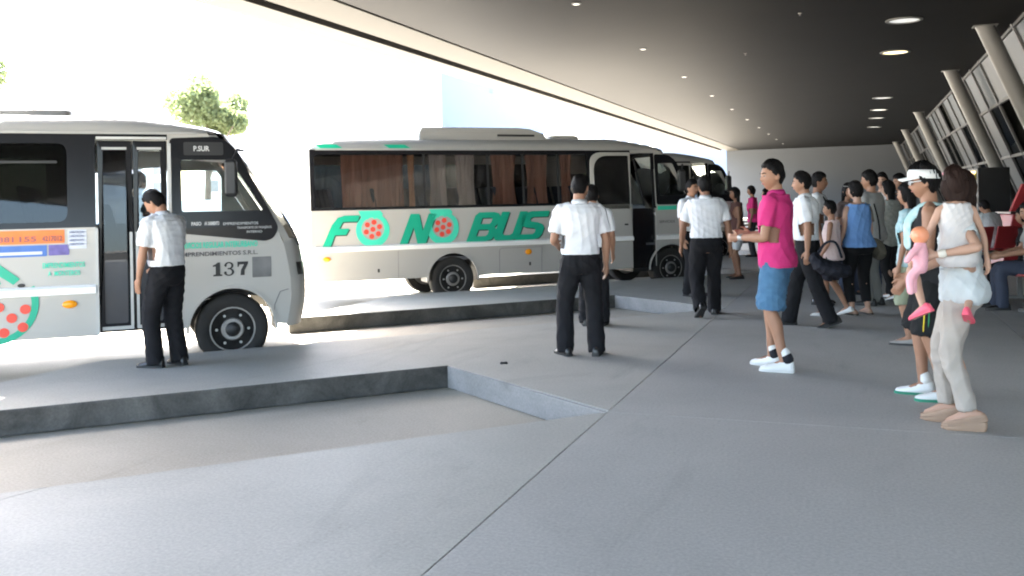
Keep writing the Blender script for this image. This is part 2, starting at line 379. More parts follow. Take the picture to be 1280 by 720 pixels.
class Bus:
    """local frame: x forward, y left, z up from the road, origin between the front wheels"""
    def __init__(s, name, label, loc, head, zs, group):
        s.zk, s.zb, s.w0, s.w1, s.ze, s.zr = zs      # skirt, belt, window bottom, window top, eave, crown
        s.t = thing(name, label, 'bus', (*loc, -0.2), R(90) - R(head), group)
        s.L = 6.62
    def yy(s, z): return W2 - (0.08 * max(0, z - s.w0) / (s.ze - s.w0) if z > s.w0 else 0.03 * max(0, s.zb - z))
    def part(s, name, mb, m, parent=None, **k): return obj(name, mb, m, parent or s.t, **k)
    def plate(s, name, poly, m, holes=(), side=-1, off=0.0, th=0.02, parent=None, label=None, smooth=False):
        loops = [list(poly)] + [list(h) for h in holes]
        tri = tessellate_polygon([[Vector((p[0], p[1], 0)) for p in lp] for lp in loops])
        flat = [p for lp in loops for p in lp]; n = len(flat)
        mb = MB()
        vs = [(p[0], side * (s.yy(p[1]) + off), p[1]) for p in flat] + [(p[0], side * (s.yy(p[1]) + off - th), p[1]) for p in flat]
        fs = [tuple(t) for t in tri] + [tuple(i + n for i in t[::-1]) for t in tri]
        o = 0
        for lp in loops:
            k = len(lp); fs += [(o + i, o + (i + 1) % k, n + o + (i + 1) % k, n + o + i) for i in range(k)]; o += k
        mb.add(vs, fs)
        return s.part(name, mb, m, parent, label=label, smooth=smooth)
    def xf(s, z):                                     # front silhouette
        zz = np.array([0.35, 0.5, 0.69, 0.9, 1.1, 1.31, 1.5, 1.8, 2.1, 2.3, s.ze]); h = (s.ze / 2.46)
        xx = np.array([0.80, 0.84, 0.87, 0.86, 0.83, 0.79, 0.69, 0.50, 0.30, 0.16, 0.03])
        return float(np.interp(z / h, zz / 1.0 if abs(h - 1) < 1e-6 else np.concatenate([zz[:-1], [2.46]]), xx))
    def edge(s, z): return s.xf(z) - 0.25
    def plan(s, z, n=15, x0=None):
        out = []; Y = s.yy(z); e = s.edge(z); f = s.xf(z)
        for i in range(n):
            u = -math.cos(math.pi * i / (n - 1)); out.append((e + (f - e) * max(0.0, 1 - abs(u) ** 3.2) ** (1 / 2.2), u * Y, z))
        return out
    def shell(s, near_lower, near_upper, near_holes, far_windows):
        zf = [s.zk + (s.zb + 0.35 - s.zk) * i / 6 for i in range(7)]
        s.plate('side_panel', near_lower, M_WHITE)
        if near_upper: s.plate('window_band', near_upper, M_BLACKG, near_holes)
        # far side
        Lx = -s.L
        arch = lambda c: arc(c, 0.38, 0.44, 175, 5)
        low = [(Lx, s.zk)] + arch(-4.25) + arch(0.0) + [(s.edge(s.zk), s.zk)] + [(s.edge(z), z) for z in np.linspace(s.zk + .1, s.w0, 8)] + [(Lx, s.w0)]
        s.plate('side_panel', low, M_WHITE, side=1)
        up = [(Lx, s.w0)] + [(s.edge(z), z) for z in np.linspace(s.w0, s.ze, 7)] + [(Lx, s.ze)]
        s.plate('window_band', up, M_WHITE, [rrect(*w, 0.06) for w in far_windows], side=1)
        for i, w in enumerate(far_windows): s.plate('pane', rrect(*w, 0.06), M_CLEAR if i > 2 else glass('privacy_window', (0.10, 0.11, 0.11)), side=1, off=-0.006, th=0.005)
        # front mask, windscreen, rear, roof
        zs = np.linspace(s.zk - 0.03, 1.33, 12)
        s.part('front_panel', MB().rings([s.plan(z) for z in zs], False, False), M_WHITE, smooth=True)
        zs = np.linspace(1.33, s.ze - 0.09, 10)
        mb = MB(); mb.rings([s.plan(z)[1:-1] for z in zs], False, False); s.part('windscreen', mb, M_CLEAR, smooth=True)
        mb = MB(); mb.rings([s.plan(z) for z in np.linspace(s.ze - 0.09, s.ze + 0.01, 3)], False, False); s.part('windscreen_header', mb, M_BLACKG, smooth=True)
        for a, b in ((0, 2), (-3, None)):
            mb = MB(); mb.rings([[Vector(p) + Vector((0.004, 0, 0)) for p in s.plan(z)[a:b]] for z in np.linspace(1.3, s.ze, 14)], False, False)
            s.part('pillar', mb, M_WHITE, smooth=True)
        n = 15; us = [-math.cos(math.pi * i / (n - 1)) for i in range(n)]
        rr = []
        for z in np.linspace(s.zk, s.ze, 8):
            rr.append([(-s.L - 0.10 * max(0, 1 - abs(u) ** 4) ** 0.5, u * s.yy(z), z) for u in us])
        s.part('rear_panel', MB().rings(rr, False, False), M_WHITE, smooth=True)
        rows = []
        for u in us:
            e, f = s.edge(s.ze), s.xf(s.ze)
            xe = e + (f - e) * max(0, 1 - abs(u) ** 3.2) ** (1 / 2.2); xr = -s.L - 0.10 * max(0, 1 - abs(u) ** 4) ** 0.5
            lat = max(0, 1 - abs(u) ** 2.8) ** 0.42; row = []
            for x in list(np.linspace(xr, xr + 0.3, 6)) + list(np.linspace(-5.8, -1.2, 8)) + list(np.linspace(-1.0, xe, 12)):
                dr = min(1, max(0, (xe - x) / 1.0)) ** 0.55 * min(1, max(0, (x - xr) / 0.3)) ** 0.5
                row.append((x, u * (s.yy(s.ze) + 0.012), s.ze + (s.zr - s.ze) * lat * dr))
            rows.append(row)
        s.part('roof', MB().rings(rows, False, False), M_WHITE, smooth=True)
        s.part('gutter', MB().box(-s.L + 0.1, s.edge(s.ze) - 0.1, -s.yy(s.ze) - 0.022, -s.yy(s.ze) + 0.0, s.ze - 0.012, s.ze + 0.014), mat('gutter_grey', (0.33, 0.33, 0.32), 0.5), smooth=False)
        # inside
        s.part('floor', MB().box(-s.L + 0.05, -1.45, -W2 + 0.06, W2 - 0.06, 0.70, 0.76).box(-1.45, 0.45, -0.25, W2 - 0.06, 0.66, 0.755).box(-0.5, 0.4, -W2 + 0.06, -0.25, 0.82, 0.86), M_INT)
        s.part('headliner', MB().box(-s.L + 0.05, -0.5, -W2 + 0.12, W2 - 0.12, s.ze - 0.02, s.ze + 0.01), M_INT)
        s.part('dashboard', MB().box(0.12, 0.5, -0.85, 0.85, 0.85, 1.42), M_BLACK, bevel=0.06)
        s.part('underbody', MB().box(-s.L + 0.3, 0.2, -0.45, 0.45, 0.48, 0.66).box(-3.0, -1.8, -0.85, -0.5, 0.48, 0.66), M_BLACK)
        st = s.part('steering_wheel', MB().lathe([(0.19, 0.0), (0.215, 0.012), (0.235, 0.0), (0.215, -0.012), (0.19, 0.0)], 24, 'z'), M_BLACK); st.location = (-0.02, 0.5, 1.42); st.rotation_euler = (0, R(-35), 0)
        seat = None
        for i in range(7):
            for yy in (-0.72, -0.30, 0.30, 0.72):
                x = -6.1 + i * 0.72
                if seat is None:
                    mb = MB().box(-0.02, 0.4, -0.2, 0.2, 0.36, 0.48); mb.rings([[(-0.02 - 0.16 * t - dx, w, 0.46 + 0.72 * t) for dx, w in ((0, -0.19), (0.08, -0.19), (0.08, 0.19), (0, 0.19))] for t in (0, 1)]); mb.box(0.0, 0.36, -0.03, 0.03, 0.0, 0.37)
                    seat = s.part('seat', mb, M_SEAT, bevel=0.03); seat.location = (x, yy, 0.76)
                else: share(seat, 'seat', s.t, (x, yy, 0.76))
        for x in (-4.25, 0.0):
            for sd in (-1, 1): s.wheel(x, sd, x < -1)
    def wheel(s, x, sd, rear):
        w = obj('wheel', MB().lathe([(0.001, 0.03), (0.11, 0.03), (0.13, 0.0), (0.205, -0.005), (0.225, 0.02), (0.238, 0.02), (0.238, -0.16), (0.001, -0.16)], 28), M_RIM, s.t, True)
        w.location = (x, sd * (W2 - 0.06), 0.38); w.rotation_euler = (0, 0, 0 if sd > 0 else math.pi)
        ty = MB().lathe([(0.232, 0.015), (0.26, 0.03), (0.34, 0.032), (0.366, 0.018), (0.38, -0.01), (0.38, -0.18), (0.36, -0.21), (0.26, -0.21), (0.232, -0.19), (0.232, 0.015)], 36)
        obj('tyre', ty, M_RUBBER, w, True)
        nut = None
        for k in range(6):
            a = k * math.pi / 3
            hb = MB().lathe([(0.001, 0.028), (0.014, 0.028), (0.016, 0.0), (0.001, 0.0)], 8, 'y', (0.165 * math.cos(a), 0.0, 0.165 * math.sin(a)))
            obj('wheel_nut', hb, M_ALU, w)
        for k in range(6):
            a = (k + .5) * math.pi / 3
            obj('vent_hole', MB().lathe([(0.001, 0.004), (0.026, 0.004), (0.026, -0.004), (0.001, -0.004)], 10, 'y', (0.175 * math.cos(a), 0.001, 0.175 * math.sin(a))), M_BLACK, w)
        obj('hub_cap', MB().lathe([(0.001, 0.07), (0.05, 0.068), (0.075, 0.05), (0.08, 0.025), (0.001, 0.025)], 18), M_BLACK, w, True)
        # wheel-arch liner
        if sd < 0:
            pts = arc(x, 0.38, 0.455, 185, -5, 16)
            mb = MB(); mb.rings([[(p[0], -W2 + 0.022, p[1]) for p in pts], [(p[0], -W2 + 0.42, p[1]) for p in pts]], False, False)
            obj('arch_liner', mb, M_BLACK, s.t, True)
            lip = [arc(x, 0.38, r, 182, -2, 20) for r in (0.44, 0.47)]
            mb = MB(); vs = [(p[0], -(s.yy(p[1]) + 0.012), p[1]) for p in lip[0]] + [(p[0], -(s.yy(p[1]) + 0.012), p[1]) for p in lip[1]] + [(p[0], -(s.yy(p[1]) - 0.01), p[1]) for p in lip[0]] + [(p[0], -(s.yy(p[1]) - 0.01), p[1]) for p in lip[1]]
            k = len(lip[0]); fs = []
            for i in range(k - 1): fs += [(i, i + 1, k + i + 1, k + i), (k + i, k + i + 1, 3 * k + i + 1, 3 * k + i), (i, i + 1, 2 * k + i + 1, 2 * k + i)]
            mb.add(vs, fs); obj('arch_lip', mb, M_WHITE, s.t, True)
    def belt(s, x0, x1, parent=None):
        y = -s.yy(s.zb); z = s.zb
        mb = MB(); mb.rings([[(x, y - 0.0, z + 0.05), (x, y - 0.045, z + 0.025), (x, y - 0.03, z - 0.04), (x, y - 0.0, z - 0.045)] for x in (x0, x1)])
        return s.part('belt_moulding', mb, M_BELT, parent)
    def letters(s, txt, x, z, size, m, width=None, bold=0.0, shear=0.0, off=0.003, name='lettering', label=None, parent=None):
        me = text_mesh(txt, size, bold, shear, width)
        for v in me.vertices:
            a, b, c = v.co; zz = z + b; v.co = (x + a, -(s.yy(zz) + off + c), zz)
        fix_normals(me); me.materials.append(m); o = bpy.data.objects.new(name, me); COL.objects.link(o); o.parent = parent or s.t
        if label: o['label'] = label
        return o
    def decal(s, name, poly, m, off=0.003, holes=(), label=None, parent=None): return s.plate(name, poly, m, holes, -1, off, 0.0025, parent, label)
    def lamp(s, x, z, rx, rz, m, name='marker_light'):
        mb = MB(); mb.rings([[(x + rx * k * math.cos(a), -(s.yy(z) + d), z + rz * k * math.sin(a)) for a in np.linspace(0, 2 * math.pi, 17)[:-1]] for k, d in ((1.25, 0.0), (1.25, 0.006), (1.0, 0.012), (0.6, 0.02))])
        return s.part(name, mb, m, smooth=True)
    def driver_window(s, out, hole):
        s.plate('cab_window_surround', rpoly(out, [.05, .06, .1, .12, .1, .05, .03][:len(out)]), M_BLACKG, [rpoly(hole, 0.03)], off=0.004, th=0.03)
        s.plate('pane', rpoly(hole, 0.03), M_CLEAR, off=-0.012, th=0.004)
    def mirror(s, x, z):
        m = s.part('mirror', MB().rings([[(x + dx * k, -(W2 + 0.16) + dy * k, z + zz) for dx, dy in ((-0.07, -0.05), (0.05, -0.08), (0.08, 0.05), (-0.05, 0.08))] for k, zz in ((0.7, -0.2), (1.0, -0.16), (1.0, 0.16), (0.7, 0.2))]), M_BLACK, smooth=False, bevel=0.02)
        obj('mirror_arm', MB().tube([(x + 0.02, -(W2 + 0.15), z + 0.18), (x + 0.08, -(W2 + 0.08), z + 0.3), (x + 0.16, -(W2 - 0.10), z + 0.3)], 0.014, 8), M_BLACK, m)
    def wiper(s):
        mb = MB().tube([Vector(s.plan(z)[2]) + Vector((0.03, -0.01, 0)) for z in (1.25, 1.42, 1.6)], 0.012, 6)
        s.part('wiper', mb, M_BLACK)

def wheel_arch(c): return arc(c, 0.38, 0.44, 174, 6, 16)
def strawberry(b, cx, cz, r, leaf=True):
    """round fruit emblem: green ring, red seeds, leaf crown"""
    o = b.decal('emblem', [(cx + r * math.cos(a), cz + r * math.sin(a)) for a in np.linspace(0, 2 * math.pi, 41)[:-1]], M_GREEN2, 0.0035,
                [[(cx + r * .68 * math.cos(a), cz + r * 0.08 + r * .66 * math.sin(a)) for a in np.linspace(0, 2 * math.pi, 33)[:-1]]])
    for k in range(7):
        a = R(60 * k + 20); q = 0 if k == 6 else r * 0.42
        x, z = cx + q * math.cos(a), cz + r * 0.05 + q * math.sin(a)
        b.decal('seed', [(x + r * .155 * math.cos(t), z + r * .155 * math.sin(t)) for t in np.linspace(0, 2 * math.pi, 15)[:-1]], M_RED, 0.0045, parent=o)
    if leaf: b.decal('leaf_crown', [(cx - r * .85, cz + r * 1.14), (cx + r * .45, cz + r * 1.14), (cx + r * .62, cz + r * .95), (cx + r * .5, cz + r * .7), (cx + r * .3, cz + r * .88), (cx + r * .12, cz + r * .62), (cx - r * .1, cz + r * .86), (cx - r * .3, cz + r * .6), (cx - r * .42, cz + r * .85), (cx - r * .62, cz + r * .66)], M_GREEN2, 0.006, parent=o)
    return o

# --- bus 137 (folding door, dark band)
H1 = 47.0
b1 = Bus('minibus', 'white minibus numbered 137 with closed folding doors and an orange banner', (0, 0), H1, (0.41, 0.885, 1.51, 2.37, 2.47, 2.70), 'minibuses nosed into the platform bays')
def place_bus(b, near_front_wheel, head):
    h = R(head); d = Vector((math.sin(h), math.cos(h))); n = Vector((-math.cos(h), math.sin(h)))
    p = Vector(near_front_wheel) + n * W2; b.t.location = (p.x, p.y, -0.2)
place_bus(b1, (-6.24, 8.13), H1)
L = -b1.L
dx0, dx1 = -1.31, -0.62
low = [(L, 0.41)] + wheel_arch(-4.25) + [(dx0, 0.41), (dx0, b1.w0), (L, b1.w0)]
low2 = [(dx1, 0.41)] + wheel_arch(0.0) + [(0.42, 0.42), (b1.edge(0.42), 0.40)] + [(b1.edge(z), z) for z in np.linspace(0.5, b1.w0, 9)] + [(dx1, b1.w0)]
b1.shell(low, [(L, b1.w0), (dx0, b1.w0), (dx0, b1.ze), (L, b1.ze)], [rrect(L + 0.2, 1.57, -1.57, 2.36, 0.1)],
         [(-6.3, 1.55, -4.9, 2.3), (-4.8, 1.55, -3.4, 2.3), (-3.3, 1.55, -1.9, 2.3), (-1.45, 1.50, -0.75, 2.12), (-0.62, 1.42, 0.08, 2.2)])
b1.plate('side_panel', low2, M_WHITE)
b1.plate('window_band', [(dx1, b1.w0)] + [(b1.edge(z), z) for z in np.linspace(b1.w0, b1.ze, 7)] + [(dx1, b1.ze)], M_WHITE, [rpoly([(-0.49, 1.63), (0.37, 1.63), (0.02, 2.2), (-0.49, 2.2)], 0.02)])
b1.plate('door_header', [(dx0, 2.40), (dx1, 2.40), (dx1, 2.47), (dx0, 2.47)], M_BLACKG)
for x0, x1 in ((L + 0.2, -5.1), (-5.08, -3.78), (-3.76, -2.42), (-2.40, -1.57)):
    b1.plate('pane', rrect(x0, 1.57, x1, 2.36, 0.02 if x1 < -1.6 else 0.09), M_TINT1, off=-0.008, th=0.005)
    if x1 < -1.6: b1.plate('mullion', rrect(x1 - 0.02, 1.57, x1 + 0.04, 2.36, 0.001), M_BLACK, off=-0.002, th=0.01)
b1.plate('top_vent', rrect(-3.7, 2.16, -1.66, 2.185, 0.005), M_BLACK, off=-0.001, th=0.006)
b1.driver_window([(-0.6, 2.42), (-0.12, 2.44), (0.06, 2.34), (0.50, 1.45), (0.44, 1.34), (0.36, 1.31), (-0.6, 1.43)], [(-0.49, 1.645), (0.34, 1.645), (0.0, 2.19), (-0.49, 2.19)])
b1.decal('route_board', rrect(-0.46, 2.24, -0.06, 2.38, 0.02), M_BLACK, 0.008)
b1.letters('P.SUR', -0.36, 2.285, 0.075, mat('pale_lettering', (0.6, 0.6, 0.6), 0.5), 0.16, 0.002, off=0.011)
for x, z, w in ((-0.40, 1.50, 0.10), (-0.27, 1.50, 0.15)): b1.letters('AV. SARMIENTO' if w > .12 else 'PASO', x, z, 0.05, MATS['pale_lettering'], w, 0.002, off=0.008)
b1.letters('EMPRENDIMIENTOS', -0.08, 1.495, 0.04, MATS['pale_lettering'], 0.36, 0.0, off=0.008)
b1.letters('TRANSPORTE DE PASAJEROS', 0.06, 1.45, 0.035, MATS['pale_lettering'], 0.36, 0.0, off=0.008)
b1.letters('INTERNO', 0.16, 1.405, 0.035, MATS['pale_lettering'], 0.16, 0.0, off=0.008)
# folding doors: two leaves with upper and lower panes
for i in range(2):
    x0 = dx0 + 0.02 + i * 0.335; x1 = x0 + 0.325
    d = b1.plate('door_leaf', rrect(x0, 0.44, x1, 2.39, 0.01), M_BLACKG, [rrect(x0 + 0.05, 1.24, x1 - 0.06, 2.29, 0.02), rrect(x0 + 0.05, 0.52, x1 - 0.06, 1.17, 0.02)], off=-0.03, th=0.03)
    b1.plate('pane', rrect(x0 + 0.05, 1.24, x1 - 0.06, 2.29, 0.02), M_CLEAR if i else glass('door_smoke', (0.16, 0.17, 0.18), 0.5), off=-0.04, th=0.004, parent=d)
    b1.plate('lower_pane', rrect(x0 + 0.05, 0.52, x1 - 0.06, 1.17, 0.02), mat('door_smoked_pane', (0.05, 0.052, 0.058), 0.15, 0.2, 2), off=-0.04, th=0.004, parent=d)
    xx = x1 - 0.035 if i == 0 else x0 + 0.012
    b1.plate('trim', [(xx, 0.46), (xx + 0.028, 0.46), (xx + 0.028, 1.45), (xx, 1.45)], M_ALU, off=-0.024, th=0.012, parent=d)
    b1.plate('trim', [(x0 + 0.02, 0.455), (x1 - 0.01, 0.455), (x1 - 0.01, 0.49), (x0 + 0.02, 0.49)], M_ALU, off=-0.022, th=0.012, parent=d)
    b1.plate('top_rail', [(x0 + 0.04, 2.30), (x1 - 0.05, 2.30), (x1 - 0.05, 2.325), (x0 + 0.04, 2.325)], M_ALU, off=-0.022, th=0.012, parent=d)
b1.part('door_post', MB().box(dx0 - 0.012, dx0 + 0.016, -W2 - 0.012, -W2 + 0.02, 0.42, 1.5), M_ALU)
b1.part('door_post', MB().box(dx1 - 0.005, dx1 + 0.03, -W2 - 0.006, -W2 + 0.02, 1.44, 2.36), M_ALU)
b1.part('door_track', MB().box(dx0 + 0.01, dx1 - 0.01, -W2 + 0.05, -W2 + 0.075, 2.405, 2.43), M_ALU)
b1.part('step', MB().box(dx0, dx1, -W2 + 0.06, -0.3, 0.43, 0.46).box(dx0, dx1, -0.62, -0.58, 0.46, 0.70), M_INT)
b1.part('grab_rail', MB().tube([(-1.22, -W2 + 0.1, 1.35), (-1.02, -W2 + 0.14, 1.08)], 0.016, 8), M_ALU)
b1.belt(L + 0.05, dx0 - 0.012)
# banner and writing behind the door
ob = b1.decal('banner', rrect(-3.6, 1.36, -1.60, 1.495, 0.01), mat('banner_orange', (0.80, 0.20, 0.04), 0.5, 0.15, 9))
for tx, x, w in (('EXCURSIONES', -2.62, .36), ('381', -2.18, .13), ('155', -2.0, .15), ('4217012', -1.80, .18)): b1.letters(tx, x, 1.385, 0.07, mat('banner_print', (0.32, 0.10, 0.10), 0.5), w, 0.002, off=0.0065, parent=ob)
bb = b1.decal('banner', rrect(-3.6, 1.235, -1.76, 1.345, 0.01), mat('banner_blue', (0.06, 0.16, 0.48), 0.5, 0.2, 7))
b1.decal('banner_line', rrect(-3.55, 1.255, -1.80, 1.285, 0.005), mat('banner_white', (0.55, 0.6, 0.72), 0.5), 0.0062, parent=bb)
b1.decal('banner', rrect(-1.745, 1.24, -1.56, 1.345, 0.01), mat('banner_violet', (0.15, 0.12, 0.38), 0.5, 0.4, 14))
cp = b1.decal('notice', rrect(-1.57, 1.30, -1.40, 1.49, 0.008), mat('notice_paper', (0.58, 0.62, 0.70), 0.6))
for i in range(4): b1.letters('HABILITACION', -1.555, 1.455 - i * 0.04, 0.03, mat('notice_ink', (0.18, 0.2, 0.35), 0.5), 0.13, 0, off=0.0065, parent=cp)
b1.letters('EMPRENDIMIENTOS', -1.80, 1.115, 0.075, M_GREEN2, 0.38, 0.001)
b1.letters('A  MONTEROS', -1.755, 1.035, 0.072, M_GREEN2, 0.29, 0.001)
b1.letters('SERVICIOS REGULAR INTERURBANO', -0.53, 1.26, 0.085, M_GREEN2, 0.80, 0.003)
b1.letters('EMPRENDIMIENTOS S.R.L.', -0.53, 1.175, 0.062, mat('ink_grey', (0.09, 0.085, 0.09), 0.5), 0.80, 0.001)
# house number in slab-serif figures
def figure(b, polys, x, z, w, h, holes=()):
    for p in polys: b.decal('house_number', [(x + u * w, z + v * h) for u, v in p], mat('ink_black', (0.012, 0.012, 0.012), 0.5), 0.0035)
zz0, hh = 0.955, 0.145
figure(b1, [[(.12, 0), (.92, 0), (.92, .1), (.74, .14), (.74, 1), (.52, 1), (.3, .86), (.1, .8), (.1, .7), (.34, .72), (.34, .14), (.12, .1)]], -0.205, zz0, 0.115, hh)
def band(c, r0, r1, a0, a1, n=12, sx=1.0): return [(c[0] + sx * r1 * math.cos(R(a0 + (a1 - a0) * i / n)), c[1] + r1 * math.sin(R(a0 + (a1 - a0) * i / n))) for i in range(n + 1)] + [(c[0] + sx * r0[1] * math.cos(R(a1 + (a0 - a1) * i / n)), c[1] + r0[0] * math.sin(R(a1 + (a0 - a1) * i / n))) for i in range(n + 1)]
figure(b1, [band((.45, .74), (.18, .14), .27, 160, -80, 12, 1.45), band((.45, .27), (.2, .15), .28, 80, -165, 14, 1.6), [(.34, .47), (.6, .47), (.6, .57), (.34, .57)],
            [(.05, .72), (.2, .65), (.28, .74), (.2, .84), (.07, .82)], [(.02, .2), (.18, .13), (.28, .22), (.2, .33), (.05, .31)]], -0.085, zz0, 0.12, hh)
figure(b1, [[(.06, 1), (.06, .62), (.16, .62), (.22, .78), (.62, .8), (.36, .4), (.30, 0), (.66, 0), (.68, .36), (.98, .86), (.98, 1)]], 0.05, zz0, 0.12, hh)
b1.decal('grey_sticker', rrect(0.21, 0.925, 0.41, 1.145, 0.01), mat('sticker_grey', (0.17, 0.17, 0.17), 0.5, 0.5, 5), 0.0035)
b1.lamp(-1.565, 0.745, 0.055, 0.032, M_AMBER)
# fruit emblem low on the side, cut by the picture's edge
r = 0.40; cx, cz = -2.24, 0.78
em = b1.decal('emblem', [(cx + r * math.cos(a), cz + r * math.sin(a)) for a in np.linspace(R(-180), R(25), 33)] + [(cx + r * .84 * math.cos(a), cz + r * .84 * math.sin(a)) for a in np.linspace(R(25), R(-180), 33)], M_GREEN)
for k, (ux, uz) in enumerate(((0.28, -0.06), (0.16, -0.14), (0.255, -0.235), (0.09, -0.28), (0.05, -0.03), (0.0, -0.16), (-0.1, -0.08), (-0.12, -0.24), (-0.2, -0.16))):
    b1.decal('seed', [(cx + ux + .048 * math.cos(t), cz + uz + .048 * math.sin(t)) for t in np.linspace(0, 2 * math.pi, 17)[:-1]], M_RED, 0.0045, parent=em)
b1.decal('emblem_stroke', [(-2.36, 1.24), (-2.26, 1.24), (-2.00, 1.02), (-2.06, 0.965), (-2.30, 1.15)], M_GREEN)
b1.decal('emblem_stroke', [(-2.40, 1.13), (-2.30, 1.11), (-2.165, 0.985), (-2.21, 0.945), (-2.40, 1.05)], M_GREEN)
b1.decal('fuel_cap', [( -1.99 + .035 * math.cos(t), 0.955 + .02 * math.sin(t)) for t in np.linspace(0, 2 * math.pi, 15)[:-1]], M_BLACK)
b1.mirror(-0.01, 1.99)
b1.wiper()
hl = b1.part('headlight', MB().rings([[Vector(b1.plan(z)[i]) + Vector((0.012, -0.006, 0)) for i in (1, 2, 3, 4)] for z in (0.93, 1.0, 1.07)], False, False), glass('headlight_lens', (0.3, 0.3, 0.3)), smooth=True)
b1.part('bumper_seam', MB().tube([(0.42, -b1.yy(.42) - 0.002, 0.42), (0.44, -b1.yy(.6) - 0.002, 0.62), (0.50, -b1.yy(.75) - 0.003, 0.76), (0.59, -b1.yy(.78) + 0.0, 0.78)], 0.004, 6), mat('seam_grey', (0.2, 0.2, 0.2), 0.6))
b1.part('roof_hatch', MB().rings([[(x, yv, 2.66 + dz) for x, yv in rpoly([(-2.9 + i, -0.5 + i), (-1.55 - i, -0.5 + i), (-1.55 - i, 0.5 - i), (-2.9 + i, 0.5 - i)], 0.1)] for i, dz in ((0, 0.0), (0.0, 0.075), (0.06, 0.10))]), mat('hatch_grey', (0.2, 0.2, 0.2), 0.5), smooth=False)

# --- FONO BUS (sliding door open) and the one beyond it
def fono(name, label, loc, head, full):
    b = Bus(name, label, loc, head, (0.43, 0.955, 1.585, 2.52, 2.58, 2.82), 'minibuses nosed into the platform bays')
    place_bus(b, loc, head); L = -b.L
    dx0, dx1 = -0.80, -0.32
    low = [(L, 0.43)] + wheel_arch(-4.25) + [(-1.2, 0.41), (dx0, 0.41), (dx0, b.w0), (L, b.w0)]
    low2 = [(dx1, 0.43), (dx1 + .01, 0.43)] + arc(0, 0.38, 0.33, 150, 6, 12)[:0] + [(-0.31, 0.70), (-0.2, 0.77), (-0.1, 0.81), (0, 0.82), (0.1, 0.81), (0.2, 0.77), (0.31, 0.69), (0.40, 0.56), (0.43, 0.43), (b.edge(0.42), 0.42)] + [(b.edge(z), z) for z in np.linspace(0.5, b.w0, 9)] + [(dx1, b.w0)]
    win = (-6.55, 1.63, -1.70, 2.50)
    b.shell(low, [(L, b.w0), (dx0, b.w0), (dx0, b.ze), (L, b.ze)], [rpoly([(win[0], win[1]), (win[2], win[1]), (win[2], win[3]), (win[0], win[3])], [.03, .03, .03, .09])],
            [(-6.3, 1.62, -4.9, 2.4), (-4.8, 1.62, -3.4, 2.4), (-3.3, 1.62, -1.9, 2.4), (-1.3, 1.75, -0.75, 2.2), (-0.6, 1.50, 0.05, 2.32)])
    b.plate('side_panel', low2, M_WHITE)
    b.plate('window_band', [(dx1, b.w0)] + [(b.edge(z), z) for z in np.linspace(b.w0, b.ze, 7)] + [(dx1, b.ze)], M_WHITE, [rpoly([(-0.23, 1.72), (0.36, 1.72), (0.10, 2.35), (-0.23, 2.35)], 0.02)])
    b.plate('door_header', [(dx0, 2.52), (dx1, 2.52), (dx1, 2.58), (dx0, 2.58)], M_WHITE)
    xs = [win[0], -4.72, -3.58, -2.93, -2.26, win[2]]
    for i in range(5):
        b.plate('pane', rrect(xs[i] + .012, win[1], xs[i + 1] - .012, win[3], 0.015 if i else 0.05), M_TINT, off=-0.008, th=0.005)
        if i: b.plate('mullion', rrect(xs[i] - 0.02, win[1], xs[i] + 0.02, win[3], 0.001), M_BLACK, off=-0.003, th=0.012)
    # pleated curtains behind the glass; grey ones added to mimic pale reflections
    cm = [mat('curtain_brown', (0.56, 0.30, 0.23), 0.9, 0.3, 13, col2=(0.20, 0.095, 0.07), stretch=(1, 1, .03)), mat('curtain_tan', (0.65, 0.34, 0.2), 0.9, 0.3, 13, col2=(0.4, 0.18, 0.1), stretch=(1, 1, .03)), mat('curtain_reflection_grey', (0.60, 0.54, 0.53), 0.9, 0.25, 13, col2=(0.30, 0.25, 0.25), stretch=(1, 1, .03))]  # upright streaks put the pleats' light and shade into the colour
    for x0, x1, m in ((-6.10, -5.05, cm[0]), (-4.98, -4.86, cm[1]), (-4.62, -4.30, cm[2]), (-4.15, -3.78, cm[2]), (-3.5, -3.02, cm[0]), (-2.85, -2.42, cm[0]), (-2.18, -1.95, cm[0])):
        n = max(10, int((x1 - x0) * 70)); rows = []
        for t in np.linspace(0, 1, 9):
            zz = 2.49 - t * 0.86; row = []
            for i in range(n + 1):
                u = i / n; ph = u * (x1 - x0) * 58
                row.append((x0 + u * (x1 - x0) + 0.02 * math.sin(ph * .37 + t * 2.5) * t + (0.5 - u) * 0.16 * (x1 - x0) * math.sin(t * math.pi) * (x1 - x0 < .6), -(b.yy(zz) - 0.09) + 0.035 * math.sin(ph * (.62 + .12 * math.sin(ph * .09)) + 1.2 * math.sin(t * 2.2 + ph * .2)) * (0.45 + 0.55 * t) + 0.010 * math.sin(ph * 1.9 + t * 4), zz))
            rows.append(row)
        b.part('curtain', MB().rings(rows, False, False), m, smooth=True)
    b.driver_window([(-0.30, 2.50), (0.0, 2.49), (0.16, 2.38), (0.50, 1.64), (0.44, 1.56), (-0.30, 1.56)], [(-0.23, 1.74), (0.34, 1.74), (0.08, 2.33), (-0.23, 2.33)])
    b.decal('green_stripe', rrect(-0.28, 1.46, 0.12, 1.535, 0.005), M_GREEN2)
    b.letters('137 SERVICIOS'[4:], -0.25, 1.22, 0.07, MATS['ink_grey'], 0.33, 0.0)
    # sliding door pushed back along the side
    y = 0.055
    dr = b.plate('sliding_door', rpoly([(-1.64, 0.42), (-0.83, 0.42), (-0.83, 2.53), (-1.64, 2.53)], [.04, .02, .03, .22]), M_WHITE, [rpoly([(-1.58, 1.50), (-0.86, 1.50), (-0.86, 2.47), (-1.58, 2.47)], [.38, .02, .02, .30], 8)], off=y, th=0.035)
